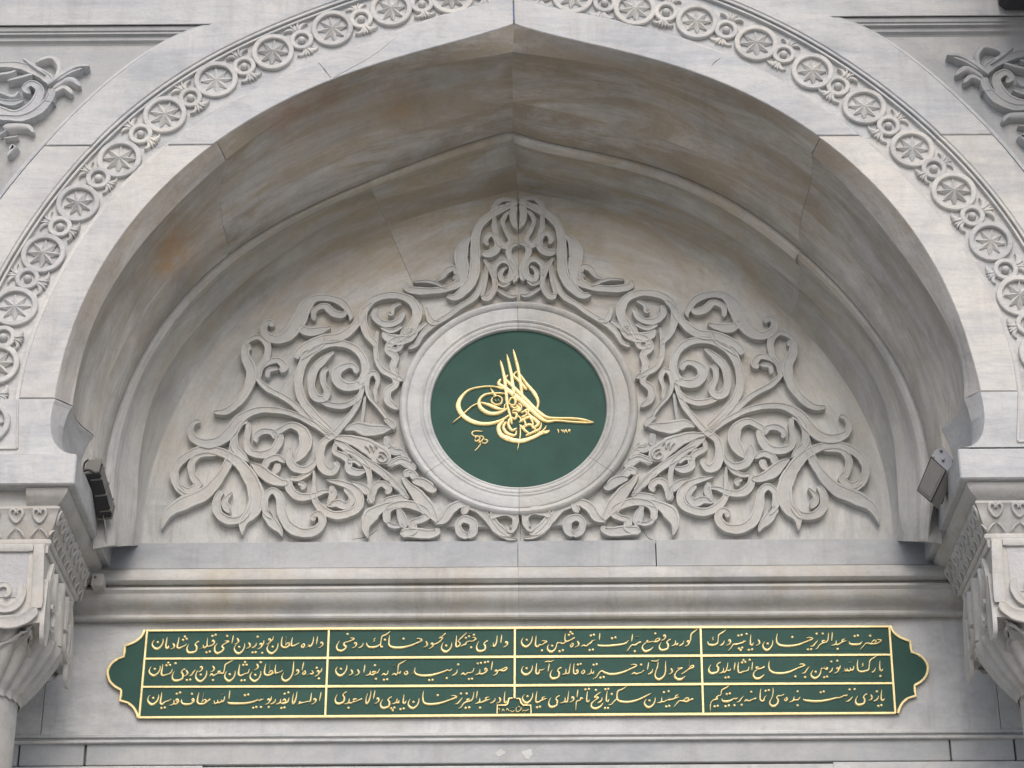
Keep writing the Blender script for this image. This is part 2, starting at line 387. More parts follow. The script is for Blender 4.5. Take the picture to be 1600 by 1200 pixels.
# base wall behind (spandrel field), left and right halves
wall = thing('portal_wall', 'pale grey marble wall field around the arch, with framed spandrels', 'wall')
for s in (-1, 1):
    I = [(x + s * .02, z) for x, z in FR[s][0]]
    I[0] = (s * .004, FR[s][0][0][1] + .02)
    bot = un(118, 709, YF)[1]
    poly = I + [(I[-1][0] + s * .06, bot), (s * 6, bot), (s * 6, ZTOP), (s * .004, ZTOP)]
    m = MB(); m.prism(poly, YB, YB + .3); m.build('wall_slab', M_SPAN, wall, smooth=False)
    # raised frame outside the spandrel and over the arch
    Do, Of = FR[s][2], FR[s][3]
    zc = Of[0][1]
    poly = [(s * .003, ZTOP), (s * 6, ZTOP), (s * 6, zc)] + Of + list(reversed(Do)) 
    poly = [(p[0], p[1]) for p in poly]
    poly[-1] = (s * .003, Do[0][1])
    up = clip(poly, 0, -1, -(ZJ[s] + .0006)); lo = clip(poly, 0, 1, ZJ[s] - .0006)
    m = MB(); m.prism(up, YF - .004, YB, .004); m.build('frame_block', M_FRONT, wall, ang=20)
    m = MB(); m.prism(lo, YF, YB, .004); m.build('frame_block', M_FRONT_W, wall, ang=20)
    # bead that lines the spandrel (diagonal) and its straight top mouldings
    for d, w, h in ((.012, .016, .012), (.034, .012, .008)):
        m = MB()
        pts = [(x + s * d, z, w) for x, z in resample(Of, 60)]
        m.stroke(pts, YB, .05 - (.0 if d < .02 else .022), FLATP, 1); m.build('curved_bead', M_FRONT, wall)
    prof = [(0.0, YF + .002), (.0, YF + .010), (-.010, YF + .014), (-.013, YF + .006), (-.030, YF + .008), (-.033, YF + .016), (-.047, YF + .012), (-.052, YF + .030), (-.075, YF + .030), (-.085, YF + .045), (-.092, YB - .001)]
    rows = []
    nn = 2
    for k in range(nn):
        row = []
        for dz, y in prof:
            # where the diagonal cuts this level
            zz = zc + dz; xe = Of[0][0]
            for a, b in zip(Of, Of[1:]):
                if a[1] >= zz >= b[1]:
                    xe = a[0] + (b[0] - a[0]) * (a[1] - zz) / max(1e-6, a[1] - b[1]); break
            row.append((xe if k == 0 else s * 6, y, zz))
        rows.append(row)
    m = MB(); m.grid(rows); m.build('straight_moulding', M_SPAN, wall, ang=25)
# added cornice, out of view over the portal, put there to darken the top
cor = thing('added_cornice', 'added marble cornice above the arch, darkening the top corners', 'cornice')
prof = [(0, YF), (0, YF - .08), (.06, YF - .12), (.10, YF - .20), (.14, YF - .22), (.16, YF - .34), (.28, YF - .36), (.30, YF - .30), (.60, YF - .30), (.60, YF + .3)]
for nm, x0, x1, zb, k in (('added_moulding', -6, 6, 7.42, 1.0), ):
    m = MB(); m.grid([[(x, YF + (y - YF) * k, zb + dz * 1.3) for dz, y in prof] for x in (x0, x1)])
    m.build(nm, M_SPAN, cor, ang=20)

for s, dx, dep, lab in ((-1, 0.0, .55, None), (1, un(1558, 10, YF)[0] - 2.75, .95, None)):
    m = MB(); a, b = sorted((s * (2.75 + dx), s * 5.0)); m.box(a, b, YF - dep, YF - .004, un(1600, 22, YF)[1] if s > 0 else 7.22, 8.4, .03); m.build('corner_shade_block', M_CORNER_DARK if s > 0 else M_SPAN, cor, ang=20)  # added blocks darken the top corners; right one's near-black colour stands in for shade

# ------------------------------------------------------------------ archivolt
arch = thing('portal_arch', 'white marble pointed archivolt with star and boss border', 'arch')
N = 40
def pieces(s):
    """parameter ranges: crown to bed joint, bed joint to springing"""
    out = []
    cs = [cut_at(c, ZJ[s]) for c in FR[s]]
    return cs
for s in (-1, 1):
    I, B, Dd, O = [cut_at(c, ZJ[s]) for c in FR[s]]
    for part, mat, yy in ((0, M_FRONT, -.004), (1, M_FRONT_W, 0.0)):
        i = resample(I[part], N); b = resample(B[part], N); d = resample(Dd[part], N)
        def inset(c, e0, e1):
            c = list(c)
            c[0] = (c[0][0] + (s * .003 if part == 0 else 0), c[0][1] - (.0 if part == 0 else .0008))
            c[-1] = (c[-1][0], c[-1][1] + .0006); return c
        i = inset(i, 0, 0); b = inset(b, 0, 0); d = inset(d, 0, 0)
        m = MB(); m.prism(i + list(reversed(b)), YF + yy, YF + .06, .004)
        m.build('plain_band', mat, arch, ang=20)
        m = MB(); m.prism(b + list(reversed(d)), YF + .026, YB + .01)
        m.build('border_field', mat, arch, smooth=False)
        # small step beside the plain band, double bead outside the border
        m = MB(); m.stroke([(x + s * .012, z, .022) for x, z in b], YF + .026, .016, FLATP, 1); m.build('inner_fillet', mat, arch)
        for dx, w, h in ((-.012, .016, .030), (-.034, .013, .022)):
            m = MB(); pts = []
            for q in range(0, N + 1):
                a, c = d[max(0, q - 1)], d[min(N, q + 1)]; L = math.dist(a, c); nx, nz = -(c[1] - a[1]) / L, (c[0] - a[0]) / L
                if nx * s > 0: nx, nz = -nx, -nz
                pts.append((d[q][0] - nx * dx * 1.0, d[q][1] - nz * dx * 1.0, w))
            # keep beads on the field side
            pts = [(x, z, w) for x, z, w in pts]
            m.stroke(pts, YF + .026, h, FLATP, 1); m.build('outer_bead', mat, arch)
# roundels, bosses
BIG_SP = [(-20, 662), (1638, 650)]
BIG_L = [(706, -7), (611, 11), (519, 42), (426, 79), (337, 122), (257, 177), (186, 246), (121, 315), (67, 394), (22, 477), (-6, 567)]
SML_L = [(754, -18), (659, 3), (564, 27), (471, 60), (381, 101), (297, 150), (219, 207), (153, 276), (93, 352), (42, 433), (4, 525), (-20, 612)]
BIG_R = [(895, -8), (992, 11), (1089, 31), (1182, 65), (1270, 109), (1351, 164), (1426, 230), (1491, 297), (1549, 375), (1594, 460), (1630, 550)]
SML_R = [(945, 2), (1041, 16), (1135, 44), (1225, 82), (1310, 132), (1389, 194), (1460, 261), (1520, 335), (1572, 419), (1608, 504), (1640, 597)]
SML_R.insert(0, (848, -16))
BIG_L.insert(0, (800, -26))
YR = YF + .026
def ring_mesh(name, ro, ri, h):
    m = MB(); b = .004
    m.lathe([(ro, 0), (ro, -h + b), (ro - b, -h), (ri + b, -h), (ri, -h + b), (ri, 0)], (0, 0, 0), 'y', 40)
    return m.mesh(name, M_FRONT_W, ang=30)
ME_RING = ring_mesh('roundel', .110, .083, .022); ME_RING2 = ring_mesh('small_ring', .060, .036, .019)
m = MB(); vs = [(0, -.030, 0)]; fs = []
for k in range(16):
    a = math.pi * k / 8 + math.pi / 8 * 0; r = .080 if k % 2 == 0 else .041
    vs.append((r * math.sin(a), -.014 if k % 2 == 0 else -.005, r * math.cos(a)))
for k in range(16): vs.append((vs[k + 1][0], 0, vs[k + 1][2]))
for k in range(16):
    j = (k + 1) % 16; fs.append((0, k + 1, j + 1)); fs.append((k + 1, k + 17, j + 17, j + 1))
m.add(vs, fs); ME_STAR = m.mesh('star', M_FRONT_W, smooth=False)
m = MB(); m.lathe([(.019, 0), (.019, -.012), (.0165, -.019), (.011, -.024), (.004, -.0265), (.0005, -.027)], (0, 0, 0), 'y', 20); ME_BOSS = m.mesh('boss', M_FRONT_W, ang=60)
# palmette: a bud between two curled leaves, drawn pointing to +z
m = MB()
for sg in (-1, 1):
    m.stroke([(sg * .010, 0, .020), (sg * .016, .020, .026), (sg * .034, .034, .026), (sg * .052, .036, .018), (sg * .070, .030, .003)], 0, .022, PEN, 4)
    m.stroke([(sg * .006, .006, .014), (sg * .013, .034, .018), (sg * .020, .050, .012), (sg * .026, .054, .004)], 0, .027, PEN, 4)
m.stroke([(0, 0, .018), (0, .025, .020), (0, .046, .014), (0, .058, .003)], 0, .020, PEN, 4)
ME_PALM = m.mesh('palmette', M_FRONT_W, ang=50)
for s, B, S in ((-1, BIG_L, SML_L), (1, BIG_R, SML_R)):
    for q, (px, py) in enumerate(B):
        x, z = un(px, py, YF)
        o = link('roundel', ME_RING, arch, (x, YR, z), (random.uniform(-.03, .03), random.uniform(-.2, .2), random.uniform(-.03, .03))); o.scale = (random.uniform(.96, 1.02), 1, random.uniform(.96, 1.02))
        link('star', ME_STAR, o, (0, 0, 0), (0, random.uniform(-.14, .14), 0)).scale = (random.uniform(.90, 1.03), random.uniform(.6, 1.15), random.uniform(.90, 1.03))
    for q, (px, py) in enumerate(S):
        x, z = un(px, py, YF)
        o = link('small_ring', ME_RING2, arch, (x, YR - .002, z)); o.scale = (random.uniform(.97, 1.04),) * 3
        link('boss', ME_BOSS, o, (0, 0, 0))
        # direction across the border
        nb = sorted(B, key=lambda p: math.dist(p, (px, py)))[:2]
        a, b = un(*nb[0], YF), un(*nb[1], YF)
        dx, dz = b[0] - a[0], b[1] - a[1]; L = math.hypot(dx, dz); nx, nz = -dz / L, dx / L
        for sg in (-1, 1):
            X, Zz = x + nx * sg * .052, z + nz * sg * .052
            ang = math.atan2(nx * sg, nz * sg)
            o = link('palmette', ME_PALM, arch, (X, YR, Zz), (0, ang, 0)); k = random.uniform(.78, .98); o.scale = (k * random.choice((-1, 1)), random.uniform(.6, 1.15), k * random.uniform(.9, 1.05))

for px, py in BIG_SP:
    x, z = un(px, py, YF)
    o = link('roundel', ME_RING, arch, (x, YF, z)); link('star', ME_STAR, o, (0, 0, 0))

# ------------------------------------------------------------------ soffit of the niche
def ext(c, z): return c + [(c[-1][0] * .999, z)]
SOF = {  # (depth, left trace, right trace, left bed joint, right bed joint)
 0: (-1.0, IN_L, IN_R, (336, 225), (1280, 212)),
 1: (-.92, [(801, 81), (675, 101), (520, 150), (400, 205), (300, 305), (250, 350), (187, 420), (150, 500), (120, 600), (112, 640)],
     [(801, 81), (900, 95), (1050, 127), (1200, 195), (1272, 240), (1370, 350), (1417, 410), (1475, 487), (1499, 575), (1506, 620)], (352, 250), (1276, 243)),
 2: (-.60, [(801, 160), (750, 174), (650, 205), (542, 240), (437, 297), (345, 356), (272, 425), (212, 505), (165, 600), (150, 640)],
     [(801, 160), (842, 165), (950, 195), (1075, 230), (1175, 277), (1252, 327), (1345, 412), (1410, 500), (1455, 600), (1468, 640)], (345, 356), (1252, 327)),
 3: (-.42, [(801, 205), (692, 237), (580, 280), (510, 310), (445, 345), (400, 367), (352, 398), (250, 517), (200, 600), (178, 650), (167, 710), (164, 775), (167, 838)],
     [(801, 205), (900, 230), (1015, 260), (1112, 295), (1200, 347), (1252, 394), (1368, 517), (1418, 600), (1439, 650), (1451, 710), (1453, 770), (1450, 828)], (352, 398), (1252, 394)),
}
INNER = {
 3: SOF[3],
 5: (-.20, [(806, 255), (667, 292), (600, 311), (500, 358), (420, 412), (330, 490), (285, 540), (246, 600), (230, 660), (220, 720), (212, 780), (207, 842)],
     [(806, 255), (940, 288), (1020, 308), (1110, 350), (1190, 405), (1280, 482), (1335, 540), (1372, 600), (1388, 660), (1398, 720), (1406, 775), (1410, 834)]),
 4: (0.0, [(808, 295), (717, 317), (602, 355), (532, 382), (427, 450), (345, 532), (300, 592), (262, 657), (230, 762), (222, 840)],
     [(808, 295), (920, 317), (1000, 340), (1085, 378), (1180, 445), (1270, 525), (1318, 592), (1356, 657), (1388, 755), (1396, 830)]),
}
ZB = un(800, 845, 0)[1] - .02      # foot of the niche
def at_joint(c, p, Y):
    """split curve c at the point nearest to traced pixel p"""
    q = un(p[0], p[1], Y); k = min(range(len(c)), key=lambda i: math.dist(c[i], q)); return c[:k + 1], c[k:]
soff = thing('arch_soffit', 'weathered brown and grey stone soffit inside the pointed niche', 'vault')
for s in (-1, 1):
    segs = {}
    for k, (Y, L, Rr, jl, jr) in SOF.items():
        c = curve(L if s < 0 else Rr, Y)
        if k < 3:
            # to the springing joint at the same height as in front
            while c and c[-1][1] > ZS[s] and len(c) > 1:
                c.append((c[-1][0] + (c[-1][0] - c[-2][0]) * .9, c[-1][1] + min(-.01, (c[-1][1] - c[-2][1]))))
            c, _ = cut_at(c, ZS[s])
        else: c = ext(c, un(170, 850, Y)[1])
        if k == 2: c = ext(cut_at(curve(L if s < 0 else Rr, Y), ZS[s])[0], un(150, 748, Y)[1])
        a, b = at_joint(c, jl if s < 0 else jr, Y)
        segs[k] = (resample(a, N), resample(b, N), Y)
    def profile_rows(part, k0, k1, sub, bulge):
        rows = []
        A, Bq = segs[k0], segs[k1]
        for j in range(sub + 1):
            t = j / sub; e = math.sin(math.pi * t) * bulge
            y = A[2] + (Bq[2] - A[2]) * t
            row = []
            for p, q in zip(A[part], Bq[part]):
                x = p[0] + (q[0] - p[0]) * t; z = p[1] + (q[1] - p[1]) * t
                # push the cove outward, away from the opening centre
                dx, dz = x, z - 4.6; L = math.hypot(dx, dz)
                row.append((x + dx / L * e, y, z + dz / L * e))
            rows.append(row)
        return rows
    for part in (0, 1):
        for (a, b, sub, bulge, nm) in ((0, 1, 2, -.004, 'soffit_lip'), (1, 2, 8, .030, 'soffit_cove'), (2, 3, 4, -.018, 'soffit_band')):
            if part == 1 and a < 2:
                # lower springer: only down to the springing joint
                pass
            rows = profile_rows(part, a, b, sub, bulge)
            if part == 1 and b == 2:
                # stop the cove at the springing joint
                k2 = cut_at([(p[0], p[1]) for p in segs[2][1]], ZS[s])[0]
                sv = segs[2]; segs[2] = (sv[0], resample(k2, N), sv[2]); rows = profile_rows(part, a, b, sub, bulge); segs[2] = sv
            rows = [[r for r in row] for row in rows]
            # open a fine joint
            rows = [[(p[0], p[1], p[2] + (.003 if i == len(row) - 1 and part == 0 else (-.003 if i == 0 and part == 1 else 0))) for i, p in enumerate(row)] for row in rows]
            m = MB(); m.grid(rows); m.build(nm, M_SOFF, soff, ang=40)
    # dark packing behind the joints
    def outw(p, d):
        dx, dz = p[0], p[1] - 4.6; L = math.hypot(dx, dz); return (p[0] + dx / L * d, p[1] + dz / L * d)
    m = MB(); m.grid([[(lambda q: (q[0], Y, q[1]))(outw(p, e)) for p in segs[k][0] + segs[k][1][:12]] for k, Y, e in ((0, -.97, .05), (1, -.90, .07), (1, -.76, .085), (2, -.62, .09), (3, -.40, .07))])
    m.build('joint_mortar', M_DARK, soff)
    # inner face between cove end and cut-away springer
    # springer block with the hollow under the arch foot
    prof = [(86, 625), (83, 632), (79.5, 650), (79, 665), (80.5, 680), (86, 693), (96, 703), (107, 708), (118, 709.5)] if s < 0 else \
           [(1532, 612), (1535, 625), (1538, 645), (1538, 662), (1535, 678), (1529, 688), (1521, 695), (1510, 698), (1501, 698.5)]
    fr = cr(unl(prof, YF), 4)
    xs = [segs[0][1][-1][0], segs[1][1][-1][0], cut_at([(p[0], p[1]) for p in segs[2][1]], ZS[s])[0][-1][0]]
    rows = []
    stn = [(-1.0, xs[0]), (-.92, xs[1])]
    for j in range(1, 9):
        t = j / 8; stn.append((-.92 + .32 * t, xs[1] + (xs[2] - xs[1]) * t + s * math.sin(math.pi * t) * .030))
    for Y, xq in stn:
        row = []
        for k, (x, z) in enumerate(fr):
            w = 1 - k / (len(fr) - 1); row.append((x + (xq - xs[0]) * w, Y, z + (.006 if k == 0 else 0)))
        rows.append(row)
    sp = MB(); sp.grid(rows)
    sp.build('springer_hollow', M_FRONT, soff)
    m = MB(); x2 = segs[2][1][-1][0]
    m.prism([(s * 2.4, ZS[s] + .02), (s * 2.4, fr[-1][1] - .12), (x2 - s * .004, fr[-1][1] - .12), (x2 - s * .004, ZS[s] + .02)], -.598, -.55)
    m.build('springer_stop', M_SOFF, soff)
    m = MB(); m.prism([(x, z) for x, z in fr] + [(s * 6, fr[-1][1]), (s * 6, ZS[s] - .004), (fr[0][0], ZS[s] - .004)], YF, YF + .01, .0)
    m.build('springer_face', M_FRONT, arch, smooth=False)
    # sunk border panel continuing on the springer face
    bx, bz = un(28 if s < 0 else 1592, 626 if s < 0 else 614, YF); bx2, bz2 = un(27 if s < 0 else 1590, 701 if s < 0 else 690, YF)
    m = MB()
    m.stroke([(bx, bz, .012), (bx2, bz2, .012)], YF, .010, FLATP, 1); m.build('panel_bead', M_FRONT_W, arch)
    m = MB(); m.stroke([(bx2, bz2, .012), (s * 3.4, bz2, .012)], YF, .010, FLATP, 1); m.build('panel_bead', M_FRONT_W, arch)

mould = thing('niche_moulding', 'stepped stone moulding framing the tympanum inside the niche', 'moulding')
for s in (-1, 1):
    cs = {}
    for k, v in INNER.items():
        Y = v[0]; c = curve(v[1] if s < 0 else v[2], Y)
        c = cut_at(c + [(c[-1][0], 2.0)], un(800, {3: 850, 5: 849, 4: 848}[k], Y)[1])[0]; cs[k] = (c, Y)
    jt = {3: ((578, 281), (1252, 394)), 5: ((588, 316), (1248, 452)), 4: ((602, 355), (1240, 497))}
    sg = {}
    for k, (c, Y) in cs.items():
        a, b = at_joint(c, jt[k][0 if s < 0 else 1], Y); sg[k] = (resample(a, N), resample(b, N), Y)
    for part in (0, 1):
        rows = []
        step = .065; kr = 1.9 if (s > 0 and part == 0) else 1.1
        prof = [(3, 3, 0, .0, 0), (3, 5, .02, .0, step), (3, 5, .07, .0, -.012), (3, 5, .16, .0, -.020), (3, 5, .30, 0, -.014), (3, 5, .42, 0, .002), (3, 5, .7, 0, .010), (3, 5, 1, 0, 0), (5, 4, .04, 0, .008), (5, 4, .3, 0, .020), (5, 4, .62, 0, .020), (5, 4, .9, 0, .006), (5, 4, 1, 0, -.006)]
        for k0, k1, t, _, push in prof:
            if push < 0: push *= kr
            A, Bq = sg[k0], sg[k1]; row = []
            for p, q in zip(A[part], Bq[part]):
                x = p[0] + (q[0] - p[0]) * t; z = p[1] + (q[1] - p[1]) * t
                dx, dz = x, z - 4.6; L = math.hypot(dx, dz)
                row.append((x + dx / L * push, A[2] + (Bq[2] - A[2]) * t, z + dz / L * push))
            rows.append(row)
        rows = [[(p[0], p[1], p[2]) for p in (row[:-1] + [(row[-1][0], row[-1][1], row[-1][2] + .0015)] if part == 0 else row)] for row in rows]
        m = MB(); m.grid(rows); nc_ = len(rows[0])
        m.f.append(tuple(j * nc_ for j in range(1, 7))); m.f.append(tuple(j * nc_ + nc_ - 1 for j in range(1, 7)))
        m.build('moulding_stone', M_TYMP, mould, ang=22)

# ------------------------------------------------------------------ tympanum
tym = thing('tympanum', 'smooth marble slabs with brown stains behind the carved scrollwork', 'wall panel')
tl, tr_ = curve(INNER[4][1], 0.0), curve(INNER[4][2], 0.0)
XM = un(809.5, 300, 0)[0]
full = [(x - .02, z) for x, z in tl] + [(tl[-1][0] - .02, ZB)] + [(tr_[-1][0] + .02, ZB)] + [(x + .02, z) for x, z in reversed(tr_[1:])]
Lh = clip(full, 1, 0, XM - .0008); Rh = clip(full, -1, 0, -(XM + .0008))
(ax, az), (bx, bz) = un(590, 316, 0), un(648, 450, 0)
na, nb_ = (bz - az), -(bx - ax); nl = math.hypot(na, nb_); na /= nl; nb_ /= nl; nc = na * ax + nb_ * az
mid = clip(Lh, na, nb_, nc - .0007); rgt = clip(Lh, -na, -nb_, -nc - .0007)
for p in (mid, rgt, Rh):
    m = MB(); m.prism(p, 0.0, .05); m.build('slab', M_TYMP, tym, smooth=False)
m = MB(); m.box(-2.6, 2.6, .045, .12, 2.0, 7.4); m.build('backing', M_DARK, tym, smooth=False)
# plinth strip under the tympanum, three stones
strip = thing('tympanum_base_course', 'bluish grey marble strip below the carved tympanum', 'stone course')
for x0, x1 in ((168, 809), (809.3, 1025), (1025.1, 1454)):
    a = un(x0, 845, -.03); b = un(x1, 885, -.03); zz = un(800, 845, -.03)[1]; zb = un(800, 886, -.03)[1]
    m = MB(); m.box(a[0] - (.35 if x0 < 200 else 0), b[0] + (.35 if x1 > 1400 else 0), -.03, .06, zb + .002, zz, .0015); m.build('stone', M_BLUE, strip, ang=20)
